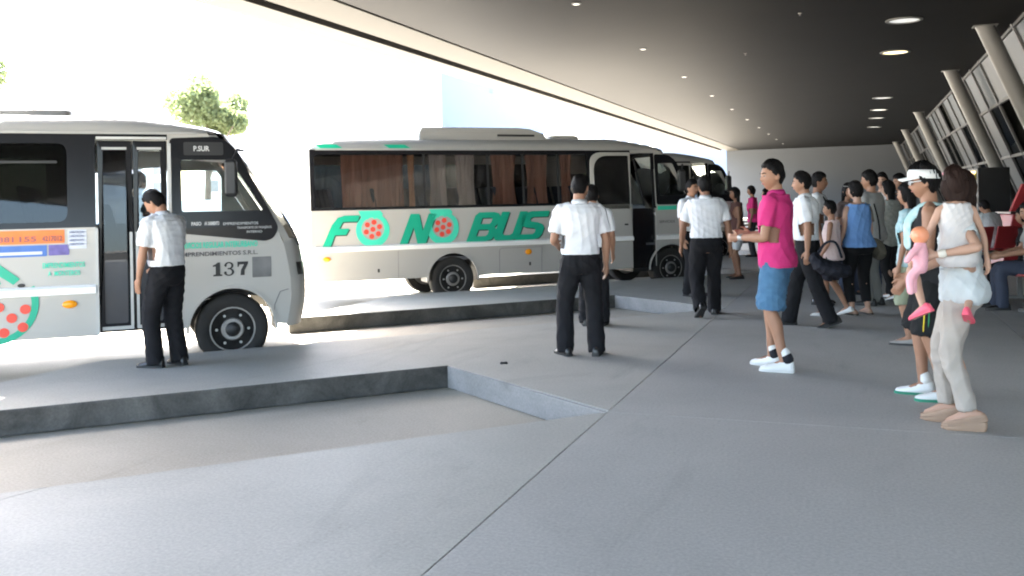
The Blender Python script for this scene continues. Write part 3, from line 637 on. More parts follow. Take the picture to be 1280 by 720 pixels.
    b.plate('pane', rpoly([(-1.59, 1.49), (-0.85, 1.49), (-0.85, 2.48), (-1.59, 2.48)], [.38, .02, .02, .30], 8), M_TINT, off=y - 0.012, th=0.006, parent=dr)
    b.plate('handle', rrect(-1.0, 1.2, -0.93, 1.23, 0.01), M_BLACK, off=y + 0.014, th=0.016, parent=dr)
    mb = MB(); yb = -(b.yy(b.zb) + y); mb.rings([[(x, yb, b.zb + 0.045), (x, yb - 0.03, b.zb + 0.012), (x, yb - 0.03, b.zb - 0.03), (x, yb, b.zb - 0.042)] for x in (-1.64, -0.83)]); obj('belt_moulding', mb, M_BELT, dr)
    b.belt(L + 0.05, -1.66); b.belt(dx1 + 0.0, -0.25 + 0.9)
    # doorway: dark step well, folded inner panel
    b.part('step', MB().box(dx0, dx1, -W2 + 0.04, -0.3, 0.34, 0.40).box(dx0, dx1, -0.66, -0.62, 0.40, 0.7).box(dx0, dx1, -0.64, -0.3, 0.66, 0.70), M_BLACK)
    b.plate('step_well_panel', rrect(dx0 + 0.01, 0.40, dx1 - 0.01, 1.50, 0.02), mat('step_well_black', (0.006, 0.006, 0.007), 0.2), off=-0.06, th=0.02)
    b.plate('door_post', [(dx1 - 0.05, 1.5), (dx1 + 0.012, 1.5), (dx1 + 0.012, 2.52), (dx1 - 0.05, 2.52)], M_BLACKG, off=0.002, th=0.03)
    b.part('grab_rail', MB().tube([(-0.70, -W2 + 0.13, 2.4), (-0.45, -W2 + 0.2, 1.55)], 0.02, 8), M_BLACK)
    b.part('inner_console', MB().box(-0.78, -0.34, -0.72, -0.3, 1.3, 1.58), mat('console_grey', (0.32, 0.36, 0.42), 0.15, 0.3), bevel=0.06)
    # roof furniture
    zr = b.zr
    b.part('air_conditioner', MB().rings([[(x0 + k * i, yv * (1 - 0.08 * i), z) for x0, yv, k in ((-4.74, -0.72, .10), (-2.32, -0.72, -.55), (-2.32, 0.72, -.55), (-4.74, 0.72, .10))] for i, z in ((0, zr - 0.10), (0.15, zr + 0.06), (0.6, zr + 0.145), (1.0, zr + 0.165))]), M_WHITE, bevel=0.03)
    b.part('vent_grille', MB().box(-3.3, -2.6, -0.735, -0.70, zr + 0.005, zr + 0.04), M_BLACK)
    b.part('roof_hatch', MB().rings([[(x, yv, zr - 0.07 + dz) for x, yv in rpoly([(-2.15 + i, -0.42 + i), (-1.55 - i, -0.42 + i), (-1.55 - i, 0.42 - i), (-2.15 + i, 0.42 - i)], 0.1)] for i, dz in ((0, 0.0), (0.0, 0.10), (0.05, 0.13))]), M_WHITE)
    for x0 in (-6.54, -5.40): b.decal('green_flash', [(x0, 2.66), (x0 + 0.10, 2.60), (x0 + 0.46, 2.60), (x0 + 0.36, 2.66)], M_GREEN, 0.024)
    b.lamp(-6.38, 0.80, 0.05, 0.03, M_AMBER); b.lamp(-2.87, 0.79, 0.05, 0.04, M_AMBER)
    for x in (-5.55, -2.86): b.decal('panel_lock', rrect(x, 0.55, x + 0.035, 0.61, 0.01), M_BLACK)
    for poly in ([(-3.41, 0.43), (-3.41, 0.84), (-3.37, 0.87), (-2.62, 0.87), (-2.62, 0.43)],):
        b.part('panel_seam', MB().tube([(p[0], -b.yy(p[1]) - 0.001, p[1]) for p in poly], 0.004, 6), MATS['seam_grey'])
    for x in (-5.2, -1.9): b.part('panel_seam', MB().tube([(x, -b.yy(0.45) - 0.001, 0.45), (x, -b.yy(0.9) - 0.001, 0.9)], 0.003, 6), MATS['seam_grey'])
    b.mirror(0.14, 2.0); b.wiper()
    if full:
        # FONO BUS in slanted green letters with a dark drop shadow, the two Os as fruit emblems
        z0, z1 = 0.995, 1.50
        def sl(pts, x, w): return [(x + u * w + v * 0.20, z0 + v * (z1 - z0)) for u, v in pts]
        F = [(0, 0), (.26, 0), (.26, .38), (.62, .38), (.66, .58), (.32, .58), (.36, .80), (.84, .80), (.84, 1), (.34, 1), (.14, .93), (.04, .7)]
        N = [(0, 0), (.27, 0), (.27, .56), (.62, 0), (.9, 0), (.9, 1), (.63, 1), (.63, .44), (.30, 1), (0, 1)]
        U = [(.18, 0), (.66, 0), (.84, .08), (.92, .22), (.92, 1), (.64, 1), (.64, .26), (.56, .2), (.36, .2), (.28, .26), (.28, 1), (0, 1), (0, .2), (.06, .07)]
        B = [(0, 0), (.62, 0), (.82, .07), (.9, .2), (.9, .38), (.78, .5), (.88, .62), (.88, .82), (.78, .95), (.6, 1), (.1, 1), (0, .9)]
        Bh = [[(.27, .6), (.58, .6), (.62, .66), (.62, .76), (.58, .81), (.27, .81)], [(.27, .19), (.58, .19), (.64, .24), (.64, .36), (.58, .41), (.27, .41)]]
        S = [(0, 0), (.62, 0), (.82, .06), (.9, .2), (.9, .42), (.8, .54), (.62, .6), (.36, .64), (.3, .7), (.3, .76), (.38, .8), (.9, .8), (.9, 1), (.26, 1), (.08, .94), (0, .8), (0, .6), (.08, .5), (.24, .44), (.56, .4), (.62, .34), (.62, .26), (.56, .2), (0, .2)]
        for (nm, pts, holes, x, w) in (('F', F, (), -6.45, 0.50), ('N', N, (), -5.18, 0.50), ('B', B, Bh, -4.02, 0.54), ('U', U, (), -3.55, 0.52), ('S', S, (), -3.13, 0.53)):
            dk = b.decal('letter_shadow', [(p[0] + 0.018, p[1] - 0.018) for p in sl(pts, x, w)], M_DKGREEN, 0.003, [[(p[0] + 0.018, p[1] - 0.018) for p in sl(h, x, w)] for h in holes])
            b.decal('letter', sl(pts, x, w), M_GREEN, 0.006, [sl(h, x, w) for h in holes])
        strawberry(b, -5.62, 1.25, 0.28); strawberry(b, -4.42, 1.25, 0.28)
    return b
H2 = 48.5
d2 = Vector((math.sin(R(H2)), math.cos(R(H2))))
fw2 = Vector((-6.4, 14.27)) + d2 * 4.23
b2 = fono('minibus', 'white minibus lettered FONO BUS with its sliding door open', tuple(fw2), H2, True)
b3 = fono('minibus', 'white minibus in the bay beyond the FONO BUS one, mostly hidden', tuple(fw2 + Vector((0.05, 6.3))), H2, False)
#PEOPLE#
# ------------------------------------------------------------------ people
V = lambda *a: np.array(a, float)
def unit(v): v = np.asarray(v, float); return v / (np.linalg.norm(v) + 1e-9)
class Solid:
    """closed lofts gathered as triangles, fused into one skin through a level set"""
    def __init__(s): s.v = []; s.t = []; s.n = 0
    def rings(s, rings):
        m = len(rings[0]); k = len(rings); o = s.n
        vs = np.concatenate([np.asarray(r, float) for r in rings] + [np.mean(rings[0], 0)[None], np.mean(rings[-1], 0)[None]])
        t = []
        for i in range(k - 1):
            for j in range(m):
                a = o + i * m + j; b = o + i * m + (j + 1) % m
                t += [(a, b, b + m), (a, b + m, a + m)]
        c0, c1 = o + k * m, o + k * m + 1
        for j in range(m):
            t += [(c0, o + (j + 1) % m, o + j), (c1, o + (k - 1) * m + j, o + (k - 1) * m + (j + 1) % m)]
        s.v.append(vs); s.t += t; s.n += len(vs); return s
    def ellipse_rings(s, items, seg=18):
        """items: (centre, X axis, Y axis, half-width, half-depth)"""
        a = np.linspace(0, 2 * np.pi, seg, endpoint=False)
        return s.rings([c + np.outer(np.cos(a) * w, X) + np.outer(np.sin(a) * d, Y) for c, X, Y, w, d in items])
    def limb(s, pts, rad, seg=14, ref=(0, 1, 0), sub=4):
        """smooth tapered tube through the points, rounded at both ends"""
        P_ = [np.asarray(p, float) for p in pts]; n = len(P_)
        rad = [(r, r) if np.isscalar(r) else r for r in rad]
        pos, rr = [], []
        for i in range(n - 1):
            p0, p1, p2, p3 = P_[max(i - 1, 0)], P_[i], P_[i + 1], P_[min(i + 2, n - 1)]
            for k in range(sub + (i == n - 2)):
                t = k / sub
                pos.append(0.5 * ((2 * p1) + (-p0 + p2) * t + (2 * p0 - 5 * p1 + 4 * p2 - p3) * t * t + (-p0 + 3 * p1 - 3 * p2 + p3) * t ** 3) if n > 2 else p1 + (p2 - p1) * t)
                u = t * t * (3 - 2 * t); rr.append((rad[i][0] * (1 - u) + rad[i + 1][0] * u, rad[i][1] * (1 - u) + rad[i + 1][1] * u))
        items = []; X = None
        for i, p in enumerate(pos):
            d = unit(pos[min(i + 1, len(pos) - 1)] - pos[max(i - 1, 0)])
            if X is None:
                X = np.cross(d, np.asarray(ref, float));
                if np.linalg.norm(X) < 0.1: X = np.cross(d, V(1, 0, 0))
            X = unit(X - d * X.dot(d)); Y = np.cross(d, X)
            if i == 0: items += [(p - d * rr[0][0] * 0.7, X, Y, rr[0][0] * .45, rr[0][1] * .45), (p - d * rr[0][0] * 0.4, X, Y, rr[0][0] * .82, rr[0][1] * .82)]
            items.append((p, X, Y, rr[i][0], rr[i][1]))
            if i == len(pos) - 1: items += [(p + d * rr[i][0] * 0.4, X, Y, rr[i][0] * .82, rr[i][1] * .82), (p + d * rr[i][0] * 0.7, X, Y, rr[i][0] * .45, rr[i][1] * .45)]
        return s.ellipse_rings(items, seg)
    def ball(s, c, X, Y, Z, a, b, h, n=10, seg=16):
        it = []
        for k in range(1, n):
            th = math.pi * k / n; it.append((c + Z * (-math.cos(th) * h), X, Y, a * math.sin(th), b * math.sin(th)))
        return s.ellipse_rings(it, seg)
    def skin(s, vox, smooth=2, adapt=0.0):
        pts = np.concatenate(s.v).astype(np.float32); tri = np.asarray(s.t, np.uint32)
        g = vdb.FloatGrid.createLevelSetFromPolygons(pts, triangles=tri, transform=vdb.createLinearTransform(vox), halfWidth=3.0)
        p, t, q = g.convertToPolygons(isovalue=0.0, adaptivity=adapt)
        p = np.asarray(p, float); q = np.asarray(q, int); t = np.asarray(t, int)
        faces = [tuple(f) for f in q] + [tuple(f) for f in t]
        if smooth:
            E_ = np.concatenate([q[:, [0, 1]], q[:, [1, 2]], q[:, [2, 3]], q[:, [3, 0]]] + ([t[:, [0, 1]], t[:, [1, 2]], t[:, [2, 0]]] if len(t) else []))
            cnt = np.bincount(E_.ravel(), minlength=len(p)).astype(float)
            for it in range(smooth):
                acc = np.zeros_like(p)
                for c in range(3): acc[:, c] = np.bincount(E_[:, 0], p[E_[:, 1], c], len(p)) + np.bincount(E_[:, 1], p[E_[:, 0], c], len(p))
                p += 0.55 * (acc / cnt[:, None] - p)
        return p, faces

def normals(p, faces):
    q = np.asarray([f if len(f) == 4 else (f[0], f[1], f[2], f[2]) for f in faces])
    fn = np.cross(p[q[:, 2]] - p[q[:, 0]], p[q[:, 3]] - p[q[:, 1]])
    n = np.zeros_like(p)
    for c in range(4):
        for a in range(3): n[:, a] += np.bincount(q[:, c], fn[:, a], len(p))
    n /= np.linalg.norm(n, axis=1)[:, None] + 1e-12
    vol = np.einsum('ij,ij->i', p[q[:, 0]], fn).sum()
    return n * (1 if vol > 0 else -1)

def folds(p, rng, amp, kx=(30, 8), n=5):
    """cloth creases: warped, stretched waves"""
    out = np.zeros(len(p))
    for i in range(n):
        d = rng.normal(size=3); d[2] *= 0.55; d = unit(d); k = rng.uniform(22, 60)
        w = p @ unit(rng.normal(size=3)) * rng.uniform(6, 14) + rng.uniform(0, 6)
        s_ = np.sin(p @ d * k + 1.6 * np.sin(w) + rng.uniform(0, 6))
        g_ = 0.5 + 0.5 * np.sin(p @ unit(rng.normal(size=3)) * rng.uniform(4, 9) + rng.uniform(0, 6))
        out += (1 - np.abs(s_)) ** 1.5 * g_ - 0.25
    return out * amp / n * 2

def mesh_part(name, p, faces, m, parent, flat=False, solid=0.0, label=None):
    me = bpy.data.meshes.new(name); me.from_pydata(p.tolist(), [], faces); me.update(); fix_normals(me)
    if not flat: me.polygons.foreach_set('use_smooth', [True] * len(me.polygons))
    me.materials.append(m); o = bpy.data.objects.new(name, me); COL.objects.link(o); o.parent = parent
    if solid: sm = o.modifiers.new('solid', 'SOLIDIFY'); sm.thickness = solid; sm.offset = -1
    if label: o['label'] = label
    return o

def cloth(name, col, rough=0.85, var=0.08, scale=14, **k): return mat(name, col, rough, var, scale, bump=0.25, bscale=260, spec=0.2, **k)
SKIN = {'tan': mat('skin_tan', (0.33, 0.175, 0.11), 0.55, 0.10, 14, spec=0.35), 'light': mat('skin_light', (0.43, 0.26, 0.185), 0.55, 0.08, 14, spec=0.35), 'brown': mat('skin_brown', (0.23, 0.115, 0.07), 0.55, 0.10, 14, spec=0.35)}
HAIRM = {'black': mat('hair_black', (0.007, 0.006, 0.006), 0.65, 0.4, 90, spec=0.15, bump=0.5, bscale=180, stretch=(1, 1, 0.15)), 'brown': mat('hair_brown', (0.022, 0.011, 0.008), 0.65, 0.4, 90, spec=0.15, bump=0.5, bscale=180, stretch=(1, 1, 0.15))}
M_EYE = mat('eye_dark', (0.02, 0.014, 0.012), 0.2, 0.1); M_EYEW = mat('eye_white', (0.20, 0.18, 0.17), 0.4, 0.05)
M_LIP = mat('lip', (0.36, 0.13, 0.11), 0.5, 0.1)

# torso profile: height above the pelvis, half-width, half-depth, forward offset
T_M = [(-.15, .11, .085, -.005), (-.08, .160, .115, -.012), (-.01, .168, .118, -.012), (.08, .152, .108, 0), (.17, .148, .104, .004), (.27, .160, .112, .004), (.36, .174, .120, 0), (.43, .178, .112, -.008), (.48, .160, .092, -.012), (.515, .105, .07, -.012), (.54, .065, .06, -.008)]
T_F = [(-.15, .12, .09, -.01), (-.08, .172, .125, -.016), (-.01, .168, .120, -.014), (.08, .138, .100, 0), (.15, .126, .092, .004), (.25, .138, .112, .012), (.33, .146, .120, .014), (.41, .148, .098, -.004), (.46, .132, .082, -.010), (.495, .09, .062, -.010), (.53, .055, .052, -.006)]

class Person:
    def __init__(s, label, xy, rot, h=1.75, sex='m', skin='tan', vox=0.009, lean=3, side=0, twist=0, head=(0, 0, 0), hip=(0, 0), hipz=None,
                 feet=((0.11, 0, 8, 0, 0), (-0.11, 0, -8, 0, 0)), arms=None, curl=(0.35, 0.35), z=0.0, bulk=1.0, name='person', group='people waiting on the bus platform', child=False):
        """local frame faces +Y, x to the right; index 0 right, 1 left. feet: x, y, toe-out, lift, heel pitch"""
        s.t = thing(name, label, 'person', (xy[0], xy[1], z), R(rot), group)
        s.k = k = h / 1.75; s.sex = sex; s.vox = vox; s.rng = np.random.default_rng(len(label) * 7 + int(abs(xy[0]) * 100)); s.skinm = SKIN[skin]; s.bulk = bulk; s.child = child
        prof = T_M if sex == 'm' else T_F
        hz = (hipz if hipz is not None else 0.935 * k)
        s.pel = V(hip[0], hip[1], hz)
        s.lean, s.side, s.twist = R(lean), R(side), R(twist)
        s.prof = [(z_ * k, w * k * bulk, d * k * bulk, y * k) for z_, w, d, y in prof]
        sw = (.185 if sex == 'm' else .158) * k; sz = (.455 if sex == 'm' else .435) * k
        s.S = [s.spine(V(sd * sw, -.006 * k, sz)) for sd in (1, -1)]
        la, lf = .285 * k, .25 * k
        arms = arms or (((.14, .02, -1), (.06, .22, -1)), ((-.14, .02, -1), (-.06, .22, -1)))
        s.E = [s.S[i] + unit(arms[i][0]) * la for i in (0, 1)]; s.Wr = [s.E[i] + unit(arms[i][1]) * lf for i in (0, 1)]
        s.F = [unit(arms[i][1] if len(arms[i]) < 3 else arms[i][2]) for i in (0, 1)]
        s.curl = curl
        s.Hp = [s.pel + V(sd * .088 * k, 0, -.035 * k) for sd in (1, -1)]
        s.foot = []; s.K = []; s.A = []
        for i, sd in enumerate((1, -1)):
            fx_, fy_, to, lift, pitch = feet[i]
            an = V(fx_, fy_, .085 * k + lift); s.A.append(an); fd = V(math.sin(R(to)), math.cos(R(to)), 0)
            s.foot.append((an, fd, R(pitch)))
            l1 = l2 = .415 * k; v = an - s.Hp[i]; D = np.linalg.norm(v); D2 = min(D, (l1 + l2) * 0.999); u = v / D
            hgt = math.sqrt(max(0, l1 * l1 - (D2 / 2) ** 2)); pole = fd - u * fd.dot(u); pole = unit(pole)
            s.K.append(s.Hp[i] + u * D / 2 + pole * hgt)
        # head frame
        up, fw, rt_ = s.spine_axes(.54 * k)
        nb = s.spine(V(0, -.008 * k, .52 * k)); s.nb = nb
        yaw, pit, rol = [R(a) for a in head]
        Rm = np.array(Matrix.Rotation(-s.twist * 0 + yaw, 3, 'Z') @ Matrix.Rotation(-pit - s.lean * 0.3, 3, 'X') @ Matrix.Rotation(rol, 3, 'Y'))
        s.hX, s.hY, s.hZ = Rm[:, 0], Rm[:, 1], Rm[:, 2]
        hk = k if not child else k * 1.30
        s.hk = hk * (0.96 if sex == 'f' else 1.0)
        s.neck_top = nb + unit(up * 0.8 + s.hZ * 0.2) * .075 * k
        s.hc = s.neck_top + s.hZ * .085 * s.hk + s.hY * .022 * s.hk
    def spine_axes(s, z):
        t = min(1, max(0, z / (.42 * s.k))); t = t * t * (3 - 2 * t)
        M = np.array(Matrix.Rotation(s.twist * t, 3, 'Z') @ Matrix.Rotation(-s.lean * t, 3, 'X') @ Matrix.Rotation(s.side * t, 3, 'Y'))
        return M[:, 2], M[:, 1], M[:, 0]
    def spine(s, q):
        """torso-space point (x, y, height) -> local space, following the bent spine"""
        n = 8; p = s.pel.copy(); z = q[2]
        for i in range(n):
            up, _, _ = s.spine_axes(z * (i + .5) / n); p = p + up * (z / n)
        up, fw, rt_ = s.spine_axes(z)
        return p + rt_ * q[0] + fw * q[1]
    def torso(s, so, z0=-9, z1=9, ease=0.0, we=None, blouse=0.0):
        it = []
        zs = [r[0] for r in s.prof]; lo, hi = max(z0, zs[0]), min(z1, zs[-1])
        zz = np.linspace(lo, hi, 22)
        a = np.linspace(0, 2 * np.pi, 28, endpoint=False); rings = []
        for z in zz:
            w = np.interp(z, zs, [r[1] for r in s.prof]) + ease; d = np.interp(z, zs, [r[2] for r in s.prof]) + ease; y = np.interp(z, zs, [r[3] for r in s.prof])
            if we: w, d = we(z, w, d)
            up, fw, rt_ = s.spine_axes(z); c = s.spine(V(0, y, z))
            e = 0.86
            ca, sa = np.cos(a), np.sin(a)
            rings.append(c + np.outer(np.sign(ca) * np.abs(ca) ** e * w, rt_) + np.outer(np.sign(sa) * np.abs(sa) ** e * d, fw))
        so.rings(rings)
    def hand(s, so, i):
        k = s.k * (1.1 if s.child else 1); f = s.F[i]; sd = 1 if i == 0 else -1
        t0 = V(0, 1, 0) if abs(f[1]) < .7 else V(0, 0, 1); t0 = unit(t0 - f * t0.dot(f)); n = np.cross(f, t0); n = n if n[0] * -sd > 0 else -n
        w = s.Wr[i]
        so.limb([w - f * .01, w + f * .05 * k, w + f * .09 * k], [.022 * k, .028 * k, .024 * k], 12)
        for q in (-.022, 0.0, .022): so.limb([w + f * .02 * k + t0 * q * .7 * k, w + f * .088 * k + t0 * q * 1.15 * k], [.013 * k, .0125 * k], 8, sub=2)
        c = s.curl[i]
        for j, (off, ln) in enumerate(((.030, .066), (.0105, .076), (-.0105, .071), (-.030, .056))):
            b = w + f * .085 * k + t0 * off * k; ln *= k; p = [b]; d = f
            for seg_, l_ in enumerate((.45, .32, .27)):
                ang = c * (0.7 + 0.55 * seg_); d = unit(f * math.cos(ang) + n * math.sin(ang)); p.append(p[-1] + d * ln * l_)
            so.limb(p, [.0098 * k, .0092 * k, .0085 * k, .0068 * k], 8, sub=2)
        tb = w + f * .022 * k + t0 * .024 * k
        so.limb([tb, tb + unit(f * .7 + t0 * .7 + n * .2) * .038 * k, tb + unit(f * .85 + t0 * .45 + n * .35) * .078 * k], [.014 * k, .011 * k, .0085 * k], 8, sub=3)
    def head_solid(s, so):
        k = s.hk; n, m = 26, 36; rings = []
        for i in range(1, n):
            th = math.pi * i / n; z = -math.cos(th); r = math.sin(th); ring = []
            for j in range(m):
                a = 2 * math.pi * j / m; x, y = r * math.cos(a), r * math.sin(a)
                X, Y, Z = x * .077, y * .096, z * .118
                if z < 0: X *= 1 - .30 * (-z) ** 1.6; Y = Y * (1 - .20 * (-z) ** 1.5) + .016 * (-z)
                if y < 0 and z < -.1: Y *= 1 - .22 * min(1, (-z - .1) / .5)
                if y > 0:
                    Y -= .006 * math.exp(-((abs(x) - .38) / .17) ** 2 - ((z - .02) / .11) ** 2)         # eye sockets
                    Y += .004 * math.exp(-((z - .2) / .08) ** 2 - (x / .5) ** 2)                          # brow
                    Y += .019 * math.exp(-(x / .13) ** 2 - ((z + .24) / .10) ** 2) + .012 * math.exp(-(x / .10) ** 2 - ((z + .08) / .13) ** 2)   # nose
                    Y += .003 * math.exp(-(x / .28) ** 2 - ((z + .52) / .07) ** 2)                        # lips
                    Y += .006 * math.exp(-(x / .3) ** 2 - ((z + .85) / .12) ** 2)                         # chin
                ring.append(s.hc + (s.hX * X + s.hY * Y + s.hZ * Z) * k)
            rings.append(np.array(ring))
        so.rings(rings)
        for sd in (1, -1):
            so.ball(s.hc + (s.hX * sd * .079 + s.hY * -.010 + s.hZ * -.008) * k, s.hX, unit(s.hY - s.hX * sd * .4), s.hZ, .009 * k, .019 * k, .031 * k, 8, 10)
    def body(s, leg=0.0, arm=0.0):
        """leg, arm: how far clothing will cover the limbs (slimmer beneath it)"""
        k = s.k; bk = s.bulk; so = Solid(); g0 = .80 if leg > .3 else 1; g1 = .80 if leg > .6 else 1; a0 = .84 if arm > .3 else 1
        s.torso(so, ease=-.014 * k)
        s.head_solid(so)
        nr = (.056 if s.sex == 'm' else .047) * k * (0.9 if s.child else 1)
        so.limb([s.nb - V(0, 0, .05 * k), s.nb, s.neck_top, s.hc - s.hZ * .02 * s.hk - s.hY * .015 * s.hk], [nr * 1.35, nr * 1.08, nr, nr], 16)
        am = (1.0 if s.sex == 'm' else .80) * (.5 + .5 * bk)
        for i, sd in enumerate((1, -1)):
            S_, E_, W_ = s.S[i], s.E[i], s.Wr[i]
            so.limb([S_ + (s.nb - S_) * .55, S_ + (s.nb - S_) * .2, S_], [.050 * k, .052 * k * am * a0, .056 * k * am * a0], 14)
            so.limb([S_, S_ + (E_ - S_) * .35, S_ + (E_ - S_) * .75, E_], [.054 * k * am * a0, .050 * k * am * a0, .042 * k * am, .038 * k * am], 14)
            so.limb([E_, E_ + (W_ - E_) * .28, E_ + (W_ - E_) * .7, W_], [.038 * k * am, .042 * k * am, .031 * k * am, .0245 * k], 14)
            s.hand(so, i)
            H_, K_, A_ = s.Hp[i], s.K[i], s.A[i]; fd = s.foot[i][1]
            so.limb([H_ + V(0, 0, .02 * k), H_ + (K_ - H_) * .3, H_ + (K_ - H_) * .75, K_], [.085 * k * bk * g0, .084 * k * bk * g0, .062 * k * bk * (g0 if leg > .42 else 1), .054 * k * g1], 16)
            sh = unit(A_ - K_); bck = -unit(fd - sh * fd.dot(sh))
            so.limb([K_, K_ + (A_ - K_) * .25 + bck * .014 * k, K_ + (A_ - K_) * .6 + bck * .008 * k, A_], [.052 * k * g1, .056 * k * (.5 + .5 * bk) * g1, .043 * k * (g1 if leg > .9 else 1), .034 * k], 14)
            f = s.fframe(i)
            so.limb([f(0, -.045, -.045), f(0, .03, -.03), f(0, .10, -.055), f(0, .155, -.066)], [(.032 * k, .034 * k), (.036 * k, .036 * k), (.040 * k, .026 * k), (.036 * k, .016 * k)], 12)
        p, f = so.skin(s.vox, 2)
        return mesh_part('body', p, f, s.skinm, s.t)
    def fframe(s, i):
        an, fd, pitch = s.foot[i]; k = s.k
        X = V(fd[1], -fd[0], 0); Z = V(0, 0, 1)
        c_, s_ = math.cos(pitch), math.sin(pitch); Y2 = fd * c_ - Z * s_; Z2 = Z * c_ + fd * s_
        return lambda x, y, z: an + (X * x + Y2 * y + Z2 * z) * k
    def face(s):
        k = s.hk; hd = lambda x, y, z: s.hc + (s.hX * x + s.hY * y + s.hZ * z) * k
        def ell(name, c, a, b, h, m):
            so = Solid(); so.ball(c, s.hX, s.hY, s.hZ, a * k, b * k, h * k, 8, 12)
            return mesh_part(name, np.concatenate(so.v), so.t, m, s.t)
        for sd in (1, -1):
            e = ell('eye', hd(sd * .030, .079, .004), .0135, .008, .0065, M_EYEW)
            so = Solid(); so.ball(hd(sd * .030, .086, .004), s.hX, s.hY, s.hZ, .0058 * k, .003 * k, .0058 * k, 6, 10); mesh_part('iris', np.concatenate(so.v), so.t, M_EYE, e)
            so = Solid(); so.limb([hd(sd * .014, .094, .024), hd(sd * .032, .090, .030), hd(sd * .050, .077, .024)], [.0035 * k, .0045 * k, .0025 * k], 8); mesh_part('eyebrow', np.concatenate(so.v), so.t, HAIRM['black'], s.t)
        so = Solid(); so.limb([hd(-.023, .083, -.060), hd(0, .091, -.058), hd(.023, .083, -.060)], [.003 * k, .0058 * k, .003 * k], 8); mesh_part('mouth', np.concatenate(so.v), so.t, M_LIP, s.t)
    def hair(s, style='short', col='black', vol=1.0, length=0.25, wide=1.0):
        k = s.hk; n, m = 40, 64; rng = s.rng
        th = np.linspace(0.02, math.pi - .02, n)[:, None]; a = np.linspace(0, 2 * math.pi, m, endpoint=False)[None]
        z = -np.cos(th) + 0 * a; x = np.sin(th) * np.cos(a); y = np.sin(th) * np.sin(a)
        front = {'short': .52, 'crew': .58, 'long': .50, 'bob': .48}[style]; back = {'short': -.86, 'crew': -.78, 'long': -.95, 'bob': -.9}[style]; sidez = {'short': -.02, 'crew': .08, 'long': -.6, 'bob': -.55}[style]
        hl = np.interp(y, [-1, -.45, -.12, .25, .45, .8, 1], [back, back, sidez - .15, sidez, front - .18, front, front + .03])
        jag = .05 * np.sin(a * 9 + 1.3) + .03 * np.sin(a * 23 + 2)
        mk = np.clip((z - hl - jag) / np.where(y < 0, .34, .16), 0, 1); mk = mk * mk * (3 - 2 * mk)
        thick = {'short': .22, 'crew': .16, 'long': .22, 'bob': .24}[style] * vol
        st = .5 + .5 * np.sin(a * 31 + 3 * np.sin(z * 4 + a * 2) + rng.uniform(0, 6)); st2 = .5 + .5 * np.sin(a * 13 + z * 9 + 2 * np.sin(a * 5) + rng.uniform(0, 6)); st3 = np.sin(a * 3 + z * 5 + rng.uniform(0, 6))
        rad = .93 + mk * (.08 + thick * (.62 + .20 * st + .26 * st2 + .12 * st3) * (0.55 + .45 * np.clip(z + .3, 0, 1)))
        X, Y, Z = x * .077, y * .096, z * .118
        Y = np.where((y < 0) & (z < -.1), Y * (1 - .22 * np.clip((-z - .1) / .5, 0, 1) * (style in ('short', 'crew'))), Y)
        low = np.where(z < 0, 1 - .25 * np.abs(z) ** 1.6 * (style in ('short', 'crew')), 1)
        P_ = s.hc + (np.stack([X * low * rad, Y * rad, Z * rad], -1) @ np.stack([s.hX, s.hY, s.hZ])) * k
        so = Solid(); so.rings([P_[i] for i in range(n)])
        if style == 'long':
            rows = []
            for t in np.linspace(0, 1, 12):
                c = s.hc + (s.hY * (-.040 - .02 * t) + s.hZ * (.03 - t * (length + .05))) * k + V(0, 0, 0)
                w = wide * (.078 + .012 * math.sin(t * 3)) * (1 - .35 * t ** 3); d = .055 * (1 - .45 * t)
                aa = np.linspace(0, 2 * np.pi, 40, endpoint=False); wob = 1 + .05 * np.sin(aa * 11 + t * 2) + .03 * np.sin(aa * 17)
                rows.append(c + np.outer(np.cos(aa) * w * wob * k, s.hX) + np.outer(np.sin(aa) * d * wob * k, s.hY))
            so.rings(rows[::-1])
        return mesh_part('hair', np.concatenate(so.v), so.t, HAIRM[col], s.t)
    def top(s, m, tuck=True, sleeve=0.62, ease=.017, bottom=-.10, low_neck=0.0, name='shirt', vox=None, amp=.008, shoulder=1.0, cut=None):
        k = s.k; so = Solid(); ease *= k
        b = (.035 if tuck else bottom) * k; topz = s.prof[-1][0] - (.015 + low_neck) * k
        def we(z, w, d):
            t = np.clip((z / k - .02) / .3, 0, 1)
            if tuck: e = .016 * k * math.sin(min(1, max(0, (z / k - .035) / .12)) * math.pi * .5); return max(w, .150 * k * s.bulk * (1 if s.sex == 'm' else .9)) + e - .006 * k, d + e * .9 - .004 * k
            return max(w, (.155 if s.sex == 'm' else .140) * k * s.bulk) + .016 * k * (1 - t), max(d, .108 * k * s.bulk) + .018 * k * (1 - t)
        s.torso(so, b, topz, ease, we)
        hems = [(s.spine(V(0, 0, b)), -s.spine_axes(b)[0], .35 * k)]
        up = s.spine_axes(topz)[0]; hems.append((s.spine(V(0, 0, topz - .006)), up, .10 * k))
